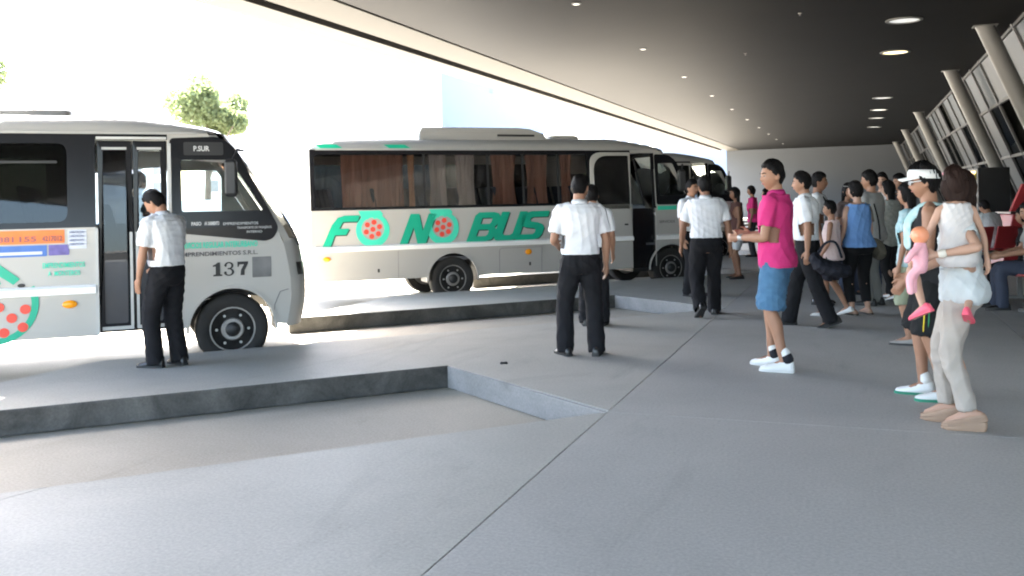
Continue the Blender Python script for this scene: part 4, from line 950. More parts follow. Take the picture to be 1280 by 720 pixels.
        for i, sd in enumerate((1, -1)):
            S_, E_ = s.S[i], s.E[i]
            if sleeve > 0:
                so.limb([S_ + (s.nb - S_) * .75, S_ + (s.nb - S_) * .3 , S_], [.055 * k, .066 * k, .070 * k * shoulder], 16)
                full = sleeve > 1
                pts = [S_, S_ + (E_ - S_) * .4, S_ + (E_ - S_) * min(sleeve, 1)]; rd = [.069 * k * shoulder, .070 * k * shoulder, .068 * k * shoulder]
                if full: pts = [S_, S_ + (E_ - S_) * .5, E_, s.Wr[i] - s.F[i] * .0]; rd = [.069 * k, .064 * k, .055 * k, .042 * k]
                so.limb(pts, [r_ * (1 if s.sex == 'm' else .88) for r_ in rd], 16)
                e_ = unit(pts[-1] - pts[-2]); hems.append((pts[-1] + e_ * rd[-1] * .28, e_, .12 * k))
            else:
                so.limb([S_ + (s.nb - S_) * .62, S_ + (s.nb - S_) * .35], [(.05 * k, .05 * k), (.052 * k, .056 * k)], 12)
        return s.finish(name, so, hems, m, vox or max(s.vox * 1.35, .010), amp)
    def finish(s, name, so, hems, m, vox, amp, seed=0):
        p, f = so.skin(vox, 2)
        nr = normals(p, f)
        p = p + nr * folds(p / s.k, s.rng, amp * s.k)[:, None]
        fc = np.array([p[list(q)].mean(0) for q in f]); keep = np.ones(len(f), bool)
        for c, d, r_ in hems:
            keep &= ~(((fc - c) @ d > -0.004) & (np.linalg.norm((fc - c) - np.outer((fc - c) @ d, d), axis=1) < r_) & ((fc - c) @ d < .12 * s.k))
        f2 = [q for q, kk in zip(f, keep) if kk]
        used = np.unique(np.concatenate([np.array(q) for q in f2])); mp = -np.ones(len(p), int); mp[used] = np.arange(len(used))
        return mesh_part(name, p[used], [tuple(mp[list(q)]) for q in f2], m, s.t, solid=.004)
    def legs(s, m, length=1.0, ease=.014, name='trousers', topz=.07, vox=None, amp=.007, flare=1.0, drop=0.0):
        """length 1 reaches the ankle, 0.5 the knee"""
        k = s.k; so = Solid(); bk = s.bulk
        s.torso(so, -9, topz * k, min(ease, .012) * k)
        hems = [(s.spine(V(0, 0, topz * k)), s.spine_axes(topz * k)[0], .35 * k)]
        for i in (0, 1):
            H_, K_, A_ = s.Hp[i], s.K[i], s.A[i]
            r0, r1, r2 = (.092 * bk + ease * .6) * k, (.064 + ease * 1.1) * k * flare, (.050 + ease * 1.6) * k * flare
            ank = A_ + V(0, 0, -.035 * k) + s.foot[i][1] * .012 * k
            path = [H_ + V(0, 0, .01), H_ + (K_ - H_) * .35, K_]
            rad = [r0, r0 * .98, r1]
            if length <= .5:
                t = length / .5; path = [H_ + V(0, 0, .01), H_ + (K_ - H_) * t * .5, H_ + (K_ - H_) * t]; rr = r0 * (1 - t) + (r1 + .012 * k) * t; rad = [r0, (r0 + rr) / 2, rr]
            else:
                t = (length - .5) / .5; e = K_ + (ank - K_) * t; path += [K_ + (e - K_) * .5, e]; rad += [(r1 + r2) / 2 , r1 + (r2 - r1) * t]
            so.limb(path, rad, 18)
            e_ = unit(path[-1] - path[-2]); hems.append((path[-1] + e_ * rad[-1] * .28, e_, .14 * k))
        return s.finish(name, so, hems, m, vox or max(s.vox * 1.3, .010), amp)
    def shoe(s, i, m, sole=None, high=0.0, name='shoe', wedge=0.0, low=1.0, length=1.0):
        f = s.fframe(i); k = s.k
        st = [(-.085, .020, .050), (-.075, .034, .085 + high), (-.045, .039, .105 + high), (-.01, .041, .104 + high), (.03, .043, .092), (.08, .047, .070), (.125, .050, .056), (.165, .045, .047), (.19, .030, .036), (.20, .012, .020)]
        a = np.linspace(0, math.pi, 11); rings = []; srings = []
        for y, w, h in st:
            y *= length; h *= low; lift = wedge * np.interp(y, [-.09, .04, .12, .2], [1, .75, .25, .15]); base = -.085 + .012
            up_ = [f(w * math.cos(t), y, base + lift + max(0, h - .012) * math.sin(t) ** .75) for t in a]
            rings.append(np.array(up_ + [f(-w * .6, y, base + lift - .003), f(w * .6, y, base + lift - .003)]))
            w2 = w + .004; srings.append(np.array([f(w2, y * 1.02, base + lift + .008), f(-w2, y * 1.02, base + lift + .008), f(-w2 * .95, y * 1.02, -.085), f(w2 * .95, y * 1.02, -.085)]))
        so = Solid(); so.rings(rings); o = mesh_part(name, np.concatenate(so.v), so.t, m, s.t)
        if sole: so = Solid(); so.rings(srings); q = mesh_part('sole', np.concatenate(so.v), so.t, sole, o, True)
        return o
    def collar(s, m, r=1.0, open_=False):
        k = s.k; so = Solid(); up, fw, rt_ = s.spine_axes(.5 * k); rings = []
        c0 = s.nb + up * .012 * k
        for z, rr in ((-.012, 1.22), (.030, 1.06), (.034, 1.12), (.0, 1.34), (-.016, 1.36)):
            a = np.linspace(0, 2 * np.pi, 28, endpoint=False)
            dip = -.030 * k * np.clip(np.sin(a), 0, 1) ** 2
            rings.append(c0 + np.outer(np.cos(a) * .060 * k * rr * r, rt_) + np.outer(np.sin(a) * .062 * k * rr * r, fw) + up * (z * k) + np.outer(dip, up))
        vs = np.concatenate(rings); n = 28; t = []
        for i in range(4):
            for j in range(n): a_, b_ = i * n + j, i * n + (j + 1) % n; t.append((a_, b_, b_ + n, a_ + n))
        return mesh_part('collar', vs, t, m, s.t)
    def band(s, i, m, name='wristwatch', t=.9):
        c = s.E[i] + (s.Wr[i] - s.E[i]) * t; d = unit(s.Wr[i] - s.E[i]); so = Solid(); so.limb([c - d * .012, c + d * .012], [.030 * s.k, .030 * s.k], 14, sub=2)
        return mesh_part(name, np.concatenate(so.v), so.t, m, s.t)
    def strap(s, m, side=1, name='shoulder_strap', to=None):
        k = s.k; sd = side; pts = []
        for a in np.linspace(-1, 1, 15):
            z = .30 + .20 * (1 - a * a) ** .5 if abs(a) < 1 else .30
            y = -a * .135
            x = sd * (.105 + .02 * abs(a)); pts.append(s.spine(V(x * k, y * k * s.bulk, (z - .02 * (abs(a) > .9)) * k)))
        so = Solid(); so.limb(pts, [(.022 * k, .006 * k)] * len(pts), 8, ref=(1, 0, 0), sub=1)
        return mesh_part(name, np.concatenate(so.v), so.t, m, s.t)

WS = cloth('shirt_white', (0.70, 0.71, 0.735)); BT = cloth('trousers_black', (0.012, 0.012, 0.014), 0.9); BLK_LEATHER = mat('shoe_black', (0.012, 0.012, 0.012), 0.35, 0.2)
M_SNK = mat('sneaker_white', (0.72, 0.72, 0.70), 0.55, 0.08); M_SOLE = mat('sole_white', (0.62, 0.62, 0.60), 0.6, 0.08); M_DSOLE = mat('sole_dark', (0.03, 0.03, 0.03), 0.7, 0.1)
def uniform(p, hair='short', vol=1.0):
    p.body(1.0, .72); p.face(); p.hair(hair, 'black', vol); p.top(WS, True, .72, .026, amp=.013, shoulder=1.08); p.collar(WS); p.legs(BT, 1.0, .024, amp=.014)
    for i in (0, 1): p.shoe(i, BLK_LEATHER, M_DSOLE)
    return p
STAFF = 'bus staff in white shirts and black trousers'
uniform(Person('man in white shirt and black trousers with head bowed at folding bus doors', (-6.10, 6.98), 84, 1.70, 'm', 'tan', .007, lean=9, head=(18, 30, 0),
        feet=((.10, -.05, 12, 0, 0), (-.10, .05, -14, 0, 0)), arms=(((.12, .12, -1), (-.2, .8, -.55)), ((-.16, .10, -1), (-.02, .22, -1))), group=STAFF))
uniform(Person('man in white shirt seen from behind, hands in front, near the raised kerb end', (-2.50, 8.48), 24, 1.74, 'm', 'tan', .007, lean=2, head=(-32, 4, 0), hip=(.015, 0),
        feet=((.15, -.03, 16, 0, 0), (-.14, .02, -20, 0, 0)), arms=(((.24, -.02, -1), (.02, .18, -1)), ((-.26, -.12, -1), (.25, .95, -.25))), bulk=1.04, group=STAFF), 'crew')
uniform(Person('man in white shirt mostly hidden behind another white-shirted man', (-2.92, 10.5), 12, 1.66, 'm', 'tan', .010, head=(0, 0, 0),
        feet=((.10, 0, 8, 0, 0), (-.10, 0, -8, 0, 0)), arms=(((.2, .1, -1), (.0, .5, -1)), ((-.2, .0, -1), (-.04, .2, -1))), group=STAFF))
uniform(Person('stocky man in white shirt walking away with one heel lifted', (-1.76, 11.62), 14, 1.76, 'm', 'brown', .007, lean=3, head=(20, 0, 0), hip=(0, .04),
        feet=((.10, .20, 8, 0, 0), (-.11, -.20, -14, .07, 38)), arms=(((.30, -.10, -1), (.10, .10, -1)), ((-.34, .06, -1), (-.10, .26, -1))), bulk=1.14, group=STAFF))
uniform(Person('man in white shirt facing the walking white-shirted man beside the bus front wheel', (-2.34, 13.95), -122, 1.76, 'm', 'tan', .010, head=(0, 2, 0),
        feet=((.10, 0, 8, 0, 0), (-.10, 0, -8, 0, 0)), arms=(((.16, .05, -1), (.06, .2, -1)), ((-.16, .05, -1), (-.06, .25, -1))), group=STAFF))

# man in the magenta polo
p = Person('young man in magenta polo shirt, blue shorts and white sneakers', (-0.66, 8.22), 78, 1.80, 'm', 'tan', .006, lean=1, head=(42, 2, 0), hip=(0, -.01),
           feet=((.10, .08, 14, 0, 0), (-.12, -.09, -4, 0, 0)), arms=(((.16, .12, -1), (-.35, .92, .05)), ((-.14, .10, -1), (.30, .95, -.02))), curl=(.6, .55))
p.body(.44, .62); p.face(); p.hair('crew', 'black', 1.5)
pm = cloth('polo_magenta', (0.58, 0.04, 0.185)); p.top(pm, False, .62, .020, bottom=-.085, name='polo_shirt', amp=.016); p.collar(cloth('polo_collar', (0.48, 0.03, 0.17)))
p.legs(cloth('shorts_blue', (0.09, 0.20, 0.32), col2=(0.05, 0.12, 0.22)), .44, .030, 'shorts', amp=.018, flare=1.15)
for i in (0, 1):
    sh = p.shoe(i, M_SNK, M_SOLE, .012, 'sneaker')
    f = p.fframe(i); so = Solid(); so.limb([f(0, -.035, .012), f(0, -.02, .050)], [.048 * p.k, .045 * p.k], 14, sub=2); mesh_part('ankle_padding', np.concatenate(so.v), so.t, cloth('padding_black', (0.02, 0.02, 0.025)), sh)
    so = Solid(); so.limb([f(0, -.02, .045), f(0, -.005, .085)], [.043 * p.k, .040 * p.k], 14, sub=2); mesh_part('sock', np.concatenate(so.v), so.t, M_SNK, sh)
p.band(1, mat('watch_steel', (0.4, 0.4, 0.4), 0.3, metal=.5), 'wristwatch', .93)
c = (p.Wr[0] + p.Wr[1]) / 2 + V(0, .07, 0)
# white-shirted man with the dark bag behind him
p = Person('man in white shirt striding with a dark bag over his arm', (-0.52, 10.95), 92, 1.76, 'm', 'tan', .008, lean=3, head=(0, 0, 0), hip=(0, .02),
           feet=((.09, .22, 4, 0, 0), (-.09, -.24, -6, .03, 20)), arms=(((.12, .1, -1), (0, .5, -.9)), ((-.20, -.12, -1), (-.02, .05, -1))), bulk=1.04)
uniform(p)
bm_ = cloth('bag_navy', (0.016, 0.017, 0.024), 0.8)
bag = thing('duffel_bag', 'dark navy bag hanging from the striding white-shirted man', 'bag', (-0.30, 10.72, 0.60), R(92))
so = Solid(); so.limb([V(-.02, -.20, .05), V(-.02, -.08, .06), V(-.02, .06, .10), V(-.02, .15, .20)], [(.07, .15), (.09, .20), (.09, .19), (.07, .13)], 18); q, f = so.skin(.012, 2); mesh_part('bag_body', q + normals(q, f) * folds(q, np.random.default_rng(3), .03)[:, None], f, bm_, bag)
so = Solid(); so.limb([V(-.02, -.14, .20), V(-.03, -.08, .36), V(-.03, .02, .36), V(-.02, .10, .26)], [.014] * 4, 8); mesh_part('handle', np.concatenate(so.v), so.t, bm_, bag)

# group behind them
def casual(label, xy, rot, h, sex, skin, topm, botm, blen=1.0, sleeve=.62, hair='short', hcol='black', tuck=False, shoe=None, vox=.010, bottom=-.10, tname='shirt', bname='trousers', ease_b=.016, hl=.25, low=0.0, sole=None, vol=1.0, ease=.017, **k):
    p = Person(label, xy, rot, h, sex, skin, vox, **k); p.body(blen, sleeve); p.face(); p.hair(hair, hcol, vol, hl)
    if topm: p.top(topm, tuck, sleeve, ease, bottom, low, tname, amp=.016)
    if botm: p.legs(botm, blen, ease_b, bname)
    for i in (0, 1): p.shoe(i, shoe or BLK_LEATHER, sole or M_DSOLE, low=.8 if sex == 'f' else 1, name='shoe')
    return p
M_TSW = cloth('tee_white', (0.60, 0.61, 0.62)); M_GREYT = cloth('tee_grey', (0.30, 0.30, 0.29)); M_JEAN = cloth('jeans_dark', (0.05, 0.06, 0.09)); M_KHAKI = cloth('trousers_grey', (0.22, 0.22, 0.21))
p = casual('man in white tee with a dark backpack strap behind the girl', (-0.50, 13.2), -92, 1.80, 'm', 'brown', M_TSW, M_JEAN, head=(0, 0, 0)); p.strap(cloth('strap_black', (0.015, 0.015, 0.018)), -1); p.strap(MATS['strap_black'], 1)
bp = thing('backpack', 'dark backpack worn by the man in the white tee', 'backpack', (-0.50, 13.2, 0), R(-92))
so = Solid(); so.limb([V(0, -.21, 1.08), V(0, -.23, 1.22), V(0, -.20, 1.42)], [(.15, .08), (.16, .09), (.12, .06)], 16); q, f = so.skin(.012, 2); mesh_part('pack', q, f, MATS['strap_black'], bp)
so = Solid(); so.limb([V(0, -.30, 1.08), V(0, -.31, 1.22)], [(.11, .03), (.11, .03)], 14); q, f = so.skin(.010, 2); mesh_part('pocket', q, f, MATS['strap_black'], bp)
casual('girl in pale pink checked top and dark shorts', (-0.28, 12.0), 82, 1.42, 'f', 'tan', cloth('top_pink_check', (0.62, 0.42, 0.40), col2=(0.66, 0.58, 0.55), scale=50), cloth('shorts_dark', (0.03, 0.03, 0.04)), .42, 0, 'short', vol=1.1, tname='blouse', bname='shorts', ease_b=.02, shoe=M_SNK, sole=M_SOLE, vox=.009,
       arms=(((.12, .1, -1), (0, .5, -1)), ((-.16, .10, -1), (-.02, .55, -.9))), feet=((.08, -.14, 8, .03, 18), (-.08, .10, -6, 0, 0)))
p = casual('woman in blue tank top and black cropped leggings', (0.02, 12.15), 34, 1.66, 'f', 'light', cloth('tank_blue', (0.14, 0.28, 0.56)), cloth('leggings_black', (0.010, 0.010, 0.011)), .86, 0, 'bob', tname='tank_top', bname='leggings', ease_b=.010, shoe=mat('sandal_tan', (0.32, 0.2, 0.14), .6), vox=.008, bottom=-.06, low=.015, head=(25, 2, 0), bulk=1.10,
       arms=(((.14, .06, -1), (.06, .5, -1)), ((-.16, .06, -1), (-.04, .55, -1))))
p.strap(cloth('bag_olive', (0.10, 0.09, 0.07)), 1)
sb = thing('shoulder_bag', 'olive shoulder bag beside the woman in the blue tank top', 'bag', (0.02, 12.15, 0), R(34))
so = Solid(); so.limb([V(.24, -.08, .84), V(.25, 0, .80), V(.24, .09, .84)], [(.06, .13), (.075, .15), (.06, .13)], 16); q, f = so.skin(.011, 2); mesh_part('bag_body', q + normals(q, f) * folds(q, np.random.default_rng(5), .012)[:, None], f, MATS['bag_olive'], sb)
so = Solid(); so.limb([V(.23, -.10, .93), V(.20, -.12, 1.15), V(.15, -.11, 1.36)], [.010] * 3, 8); mesh_part('strap', np.concatenate(so.v), so.t, MATS['strap_black'], sb)
p = casual('woman with sunglasses pushed up in a brown top among the waiting group', (-0.13, 14.5), -140, 1.66, 'f', 'tan', cloth('top_brown', (0.16, 0.12, 0.11)), M_JEAN, 1.0, .5, 'long', tname='blouse')
hd = lambda p, x, y, z: p.hc + (p.hX * x + p.hY * y + p.hZ * z) * p.hk
def glasses(p, y, z, frame, lens):
    so = Solid()
    for sd in (1, -1): so.ball(hd(p, sd * .034, y, z), p.hX, p.hY, p.hZ, .030 * p.hk, .006 * p.hk, .020 * p.hk, 8, 14)
    so.limb([hd(p, -.07, y - .01, z + .006), hd(p, 0, y + .004, z + .008), hd(p, .07, y - .01, z + .006)], [.005, .005, .005], 8)
    for sd in (1, -1): so.limb([hd(p, sd * .072, y - .012, z + .006), hd(p, sd * .084, y - .09, z + .01)], [.004, .004], 6)
    o = mesh_part('sunglasses', np.concatenate(so.v), so.t, frame, p.t)
    for sd in (1, -1):
        so = Solid(); so.ball(hd(p, sd * .034, y + .004, z), p.hX, p.hY, p.hZ, .024 * p.hk, .006 * p.hk, .015 * p.hk, 8, 14); mesh_part('lens', np.concatenate(so.v), so.t, lens, o)
M_LENS = mat('lens_pale', (0.35, 0.37, 0.40), 0.1); M_FRAME = mat('frame_white', (0.66, 0.66, 0.66), 0.3)
glasses(p, .085, .075, M_FRAME, M_LENS)
casual('man in grey tee and grey trousers behind the blue tank top', (0.20, 13.2), 60, 1.80, 'm', 'tan', M_GREYT, M_KHAKI, head=(15, 0, 0), hair='short', vol=1.2)
casual('long-haired woman in patterned grey sleeveless top and black leggings', (0.45, 13.9), 44, 1.68, 'f', 'light', cloth('top_grey_pattern', (0.34, 0.34, 0.31), col2=(0.13, 0.14, 0.13), scale=30), MATS['leggings_black'], .97, 0, 'long', tname='tunic', bname='leggings', ease_b=.006, bottom=-.16, hl=.24, head=(20, 0, 0), shoe=M_SNK,
       arms=(((.14, .06, -1), (.06, .3, -1)), ((-.16, .06, -1), (-.04, .35, -1))), feet=((.10, .14, 6, 0, 0), (-.10, -.14, -6, .02, 14)))
casual('fair-faced man in white shirt at the back of the waiting group', (0.40, 15.7), 165, 1.82, 'm', 'light', M_TSW, M_JEAN)
casual('dark-haired man in dark tee at the back of the waiting group', (0.66, 15.3), 120, 1.78, 'm', 'tan', cloth('tee_dark', (0.03, 0.03, 0.035)), M_JEAN, vol=1.3)
p = casual('woman in white floral blouse behind the man with the white cap', (0.50, 9.9), 70, 1.60, 'f', 'tan', cloth('blouse_floral', (0.62, 0.68, 0.70), col2=(0.12, 0.38, 0.42), scale=18), cloth('skirt_sage', (0.28, 0.31, 0.22)), .55, .5, 'long', tname='blouse', bname='cropped_trousers', hl=.18, shoe=mat('shoe_grey', (0.30, 0.28, 0.26), .6))

# far people
casual('woman with dark hair, bare legs and white shorts beyond the walking man', (-2.02, 17.0), 110, 1.66, 'f', 'brown', cloth('top_maroon', (0.10, 0.05, 0.045)), M_TSW, .40, .4, 'long', bname='shorts', tname='blouse', vox=.012)
casual('far-off person in bright pink top and dark trousers', (-2.36, 23.1), 95, 1.74, 'f', 'tan', cloth('top_pink', (0.78, 0.05, 0.24)), cloth('trousers_charcoal', (0.04, 0.04, 0.045)), 1.0, .6, 'bob', vox=.012)
casual('far-off person in dark red top beside the pink one', (-2.08, 23.8), 90, 1.66, 'm', 'tan', cloth('top_darkred', (0.10, 0.02, 0.025)), MATS['trousers_charcoal'], vox=.012)
casual('far-off person in white clothes behind the magenta polo man', (-1.72, 19.8), 100, 1.55, 'f', 'tan', M_TSW, M_TSW, 1.0, .6, 'bob', vox=.012)

# man with the white visor
p = Person('man in white visor, white-framed glasses, black vest and black shorts', (0.50, 7.32), 86, 1.70, 'm', 'tan', .006, lean=2, head=(4, 4, 0),
           feet=((.10, .07, 8, 0, 0), (-.10, -.07, -6, 0, 0)), arms=(((.14, .04, -1), (.0, .6, -.8)), ((-.14, .04, -1), (.0, .6, -.8))), curl=(.5, .5))
p.body(.47, 0); p.face(); p.hair('short', 'black', 1.75)
p.top(cloth('vest_black', (0.022, 0.023, 0.026)), False, 0, .020, -.12, .02, 'vest')
p.legs(cloth('shorts_black', (0.014, 0.015, 0.016)), .47, .032, 'shorts', flare=1.15)
for i in (0, 1):
    sh = p.shoe(i, M_SNK, mat('sole_green', (0.02, 0.22, 0.13), .6), .02, 'sneaker')
    f = p.fframe(i); so = Solid(); so.limb([f(0, -.02, .03), f(0, -.005, .075)], [.046 * p.k, .041 * p.k], 14, sub=2); mesh_part('sock', np.concatenate(so.v), so.t, M_SNK, sh)
# side stripes of the shorts
for j, (m_, dy) in enumerate(((mat('stripe_yellow', (0.70, 0.52, 0.03), .8), .0), (mat('stripe_green', (0.03, 0.25, 0.10), .8), -.030))):
    H_, K_ = p.Hp[1], p.K[1]; so = Solid(); pts = []
    for t in np.linspace(.42, .90, 6): pts.append(H_ + (K_ - H_) * t + V(-(.118 - .010 * t) * p.k, dy + .028, 0))
    so.limb(pts, [(.012, .006)] * 6, 8, sub=2); mesh_part('side_stripe', np.concatenate(so.v), so.t, m_, p.t)
# visor: a crown band round the head and a bill
a_ = np.linspace(0, 2 * np.pi, 36, endpoint=False); vm = cloth('visor_white', (0.76, 0.76, 0.74)); so = Solid()
so.rings([np.array([hd(p, .094 * r_ * math.cos(t), -.002 + .113 * r_ * math.sin(t), z_ + .012 * math.sin(t)) for t in a_]) for r_, z_ in ((.99, .030), (1.02, .030), (1.0, .062), (.93, .095), (.88, .095), (.95, .06))])
vo = mesh_part('visor', np.concatenate(so.v), so.t, vm, p.t); so = Solid(); rings = []
for t in np.linspace(0, 1, 7):
    w = .086 * (1 - .45 * t * t); yy_ = .085 + .095 * t; zz_ = .052 - .012 * t
    rings.append(np.array([hd(p, u * w, yy_ - .045 * u * u * (1 - t * .3), zz_ - .016 * u * u + dz) for dz in (.003, -.003) for u in (np.linspace(-1, 1, 9) if dz > 0 else np.linspace(1, -1, 9))]))
so.rings(rings); mesh_part('bill', np.concatenate(so.v), so.t, vm, vo)
glasses(p, .098, .006, M_FRAME, M_LENS)
tw = Solid(); tw.limb([p.spine(V(-.10 * p.k, -.10, .48 * p.k)), p.spine(V(-.125 * p.k, .02, .50 * p.k)), p.spine(V(-.10 * p.k, .135, .40 * p.k)), p.spine(V(-.085 * p.k, .150, .22 * p.k))], [(.05, .012)] * 4, 10)
q, f = tw.skin(.008, 1)
mesh_part('shoulder_towel', q, f, cloth('towel_print', (0.62, 0.66, 0.70), col2=(0.16, 0.45, 0.45), scale=22), p.t)

# woman carrying the child
wm = Person('woman in pale top, beige trousers and tan wedge sandals carrying a child', (0.62, 6.48), 84, 1.60, 'f', 'light', .006, lean=-3, head=(-18, 4, 6), hip=(0, 0), z=0.0,
            feet=((.09, .09, 8, .055, 10), (-.09, -.04, -6, .055, 10)), arms=(((.16, .25, -1), (-.55, .8, .12)), ((-.95, -.35, -.62), (-.02, 1.0, -.20))), curl=(.5, .5), bulk=1.06, hipz=.90)
wm.body(.95, .45); wm.face(); wm.hair('long', 'brown', 1.0, .2)
wm.top(cloth('top_pale', (0.50, 0.54, 0.55)), False, .45, .018, -.125, .0, 'blouse', amp=.022)
wm.legs(cloth('trousers_beige', (0.38, 0.34, 0.30)), .95, .012, amp=.018)
wd_ = mat('wedge_tan', (0.36, 0.24, 0.165), .7, .2)
for i in (0, 1): wm.shoe(i, wd_, wd_, 0, 'wedge_sandal', .0, .62)
for i in (0, 1):
    f = wm.fframe(i); so = Solid(); an = wm.foot[i][0]; fd = wm.foot[i][1]; X = V(fd[1], -fd[0], 0)
    rings = []
    for y_, h_, w_ in ((-.088, .058, .018), (-.075, .060, .032), (-.02, .056, .037), (.05, .043, .041), (.11, .028, .044), (.155, .022, .036), (.175, .018, .016)):
        rings.append(np.array([an * V(1, 1, 0) + fd * y_ * (1 if zz_ > .01 else .9) + X * w_ * ux_ + V(0, 0, h_ * zz_ + .002) for ux_, zz_ in ((1, 1), (-1, 1), (-.98, .5), (-.86, 0), (.86, 0), (.98, .5))]))
    so.rings(rings); mesh_part('wedge_heel', np.concatenate(so.v), so.t, wd_, wm.t, True)
wm.band(1, mat('bracelet_cream', (0.62, 0.58, 0.5), .5), 'bracelet', .86)
ch = Person('small child in pale grey dress and pink shoes carried on the woman\'s arm', (0.575, 6.27), 14, 1.06, 'f', 'light', .006, lean=2, head=(-12, 0, 0), hipz=0.0, z=1.12, child=True,
            feet=((.05, -.02, 30, -.40, 25), (-.20, .02, -40, -.38, 25)), arms=(((.40, .10, -.9), (.14, .05, -1)), ((-.42, .05, -.9), (-.45, .05, -.8))), curl=(.5, .7))
ch.body(.4, 0); ch.face(); ch.hair('long', 'brown', 1.6, .12, 1.25)
ch.top(cloth('dress_grey', (0.56, 0.54, 0.53)), False, 0, .022, -.15, .01, 'dress', vox=.009, amp=.022)
for i in (0, 1): ch.shoe(i, mat('shoe_pink', (0.75, 0.10, 0.16), .5, .08), mat('shoe_pink', (0, 0, 0)), 0, 'shoe')
so = Solid(); so.ball(hd(ch, -.075, .02, .085), ch.hX, ch.hY, ch.hZ, .012, .012, .012, 8, 12); mesh_part('hair_clip', np.concatenate(so.v), so.t, mat('clip_pink', (0.75, 0.25, 0.32), .4), ch.t)
dl = thing('doll', 'pink baby doll with bare orange head held by the child', 'doll', (0.36, 6.12, 0.93), R(75))
so = Solid(); so.limb([V(0, 0, .10), V(0, 0, .19), V(0, 0, .25)], [.042, .046, .036], 14)
for sd in (1, -1):
    so.limb([V(sd * .03, 0, .24), V(sd * .07, .03, .20), V(sd * .085, .06, .15)], [.022, .021, .018], 10); so.limb([V(sd * .025, 0, .11), V(sd * .04, .05, .05), V(sd * .04, .05, -.04)], [.028, .026, .022], 10)
q, f = so.skin(.007, 2); mesh_part('body', q, f, cloth('doll_suit_pink', (0.78, 0.40, 0.45)), dl)
so = Solid(); so.ball(V(0, 0, .305), V(1, 0, 0), V(0, 1, 0), V(0, 0, 1), .050, .054, .056, 12, 20); so.ball(V(0, .052, .298), V(1, 0, 0), V(0, 1, 0), V(0, 0, 1), .008, .010, .008, 6, 10)
for sd in (1, -1): so.ball(V(sd * .05, 0, .30), V(1, 0, 0), V(0, 1, 0), V(0, 0, 1), .006, .010, .014, 6, 10)
hdq, hf = so.skin(.005, 2); mesh_part('head', hdq, hf, mat('doll_vinyl', (0.72, 0.28, 0.15), .4, .08), dl)

# driver seen through the bus door
ds = thing('driver_seat', 'dark driver seat inside the numbered minibus', 'seat', tuple(b1.t.location), b1.t.rotation_euler[2])
obj('cushion', MB().box(-1.11, -0.67, 0.28, 0.74, 1.10, 1.22), M_SEAT, ds, bevel=.03); obj('backrest', MB().rings([[(-1.07 - .14 * t - dx, y_, 1.2 + .55 * t) for dx, y_ in ((0, .29), (.1, .29), (.1, .73), (0, .73))] for t in (0, 1)]), M_SEAT, ds, bevel=.03); obj('pedestal', MB().box(-1.03, -.75, .38, .64, .755, 1.1), M_BLACK, ds)
hb = R(90 - H1); cb, sb_ = math.cos(hb), math.sin(hb)
dp = b1.t.location + Vector((cb * -.86 - sb_ * .51, sb_ * -.86 + cb * .51, 0))
casual('bus driver in grey shirt seated inside the numbered minibus', (dp.x, dp.y), H1 * -1 + 0, 1.72, 'm', 'brown', cloth('shirt_bluegrey', (0.20, 0.22, 0.26)), BT, vox=.010, z=dp.z + .755, hipz=.56, lean=0, hip=(0, -.04), name='person', group=STAFF,
       feet=((.12, .42, 5, 0, 0), (-.12, .42, -5, 0, 0)), arms=(((.1, .5, -.8), (-.05, .95, .1)), ((-.1, .5, -.8), (.05, .95, .1))), head=(40, 0, 0))

# seats, counter and machine along the glass front
M_REDP = mat('plastic_red', (0.40, 0.03, 0.035), 0.4, .1)
def bench(label, x, y, rot):
    t = thing('waiting_bench', label, 'bench', (x, y, 0), R(rot), 'benches along the glass front')
    obj('beam', MB().box(-.95, .95, -.04, .04, .34, .40), M_STEEL, t)
    for i in range(3):
        xc = -.62 + .62 * i
        mb = MB(); mb.rings([[(xc + u * .27, y_, z_ + .03 * u * u) for u in np.linspace(-1, 1, 7)] + [(xc + u * .27, y_, z_ - .02 + .03 * u * u) for u in np.linspace(1, -1, 7)] for y_, z_ in ((.26, .44), (.0, .42), (-.2, .43))]); obj('seat', mb, M_REDP, t, True)
        mb = MB(); mb.rings([[(xc + u * .26, y_ - .03 * (1 - u * u), z_) for u in np.linspace(-1, 1, 7)] + [(xc + u * .26, y_ - .02 - .03 * (1 - u * u), z_) for u in np.linspace(1, -1, 7)] for y_, z_ in ((-.2, .46), (-.25, .65), (-.30, .86))]); obj('backrest', mb, M_REDP, t, True)
    for sx in (-.8, .8): obj('leg', MB().box(sx - .03, sx + .03, -.25, .25, 0, .04).box(sx - .03, sx + .03, -.03, .03, .04, .34), M_STEEL, t)
    return t
bench('red three-seat bench with a hunched man in white on it', 2.36, 18.75, 40)
bench('red three-seat bench at the edge of view with people in dark clothes', 2.10, 13.6, 90)
casual('man in white jacket hunched on the red bench by the leaning column', (2.36, 18.9), 40, 1.76, 'm', 'tan', cloth('jacket_white', (0.52, 0.53, 0.54)), M_JEAN, 1.0, 1.2, vox=.010, hipz=.55, lean=24, head=(0, 18, 0), group='people seated by the glass front',
       feet=((.14, .44, 6, 0, 0), (-.14, .40, -6, 0, 0)), arms=(((.2, .5, -.8), (-.25, .8, -.3)), ((-.2, .5, -.8), (.25, .8, -.3))), bulk=1.08)
casual('man in grey tee and jeans seated on the bench at the edge of view', (2.10, 13.05), 90, 1.74, 'm', 'tan', M_GREYT, M_JEAN, vox=.010, hipz=.55, lean=8, head=(10, 8, 0), group='people seated by the glass front',
       feet=((.14, .44, 6, 0, 0), (-.14, .40, -6, 0, 0)), arms=(((.15, .4, -.9), (-.2, .85, -.2)), ((-.15, .4, -.9), (.2, .85, -.2))))
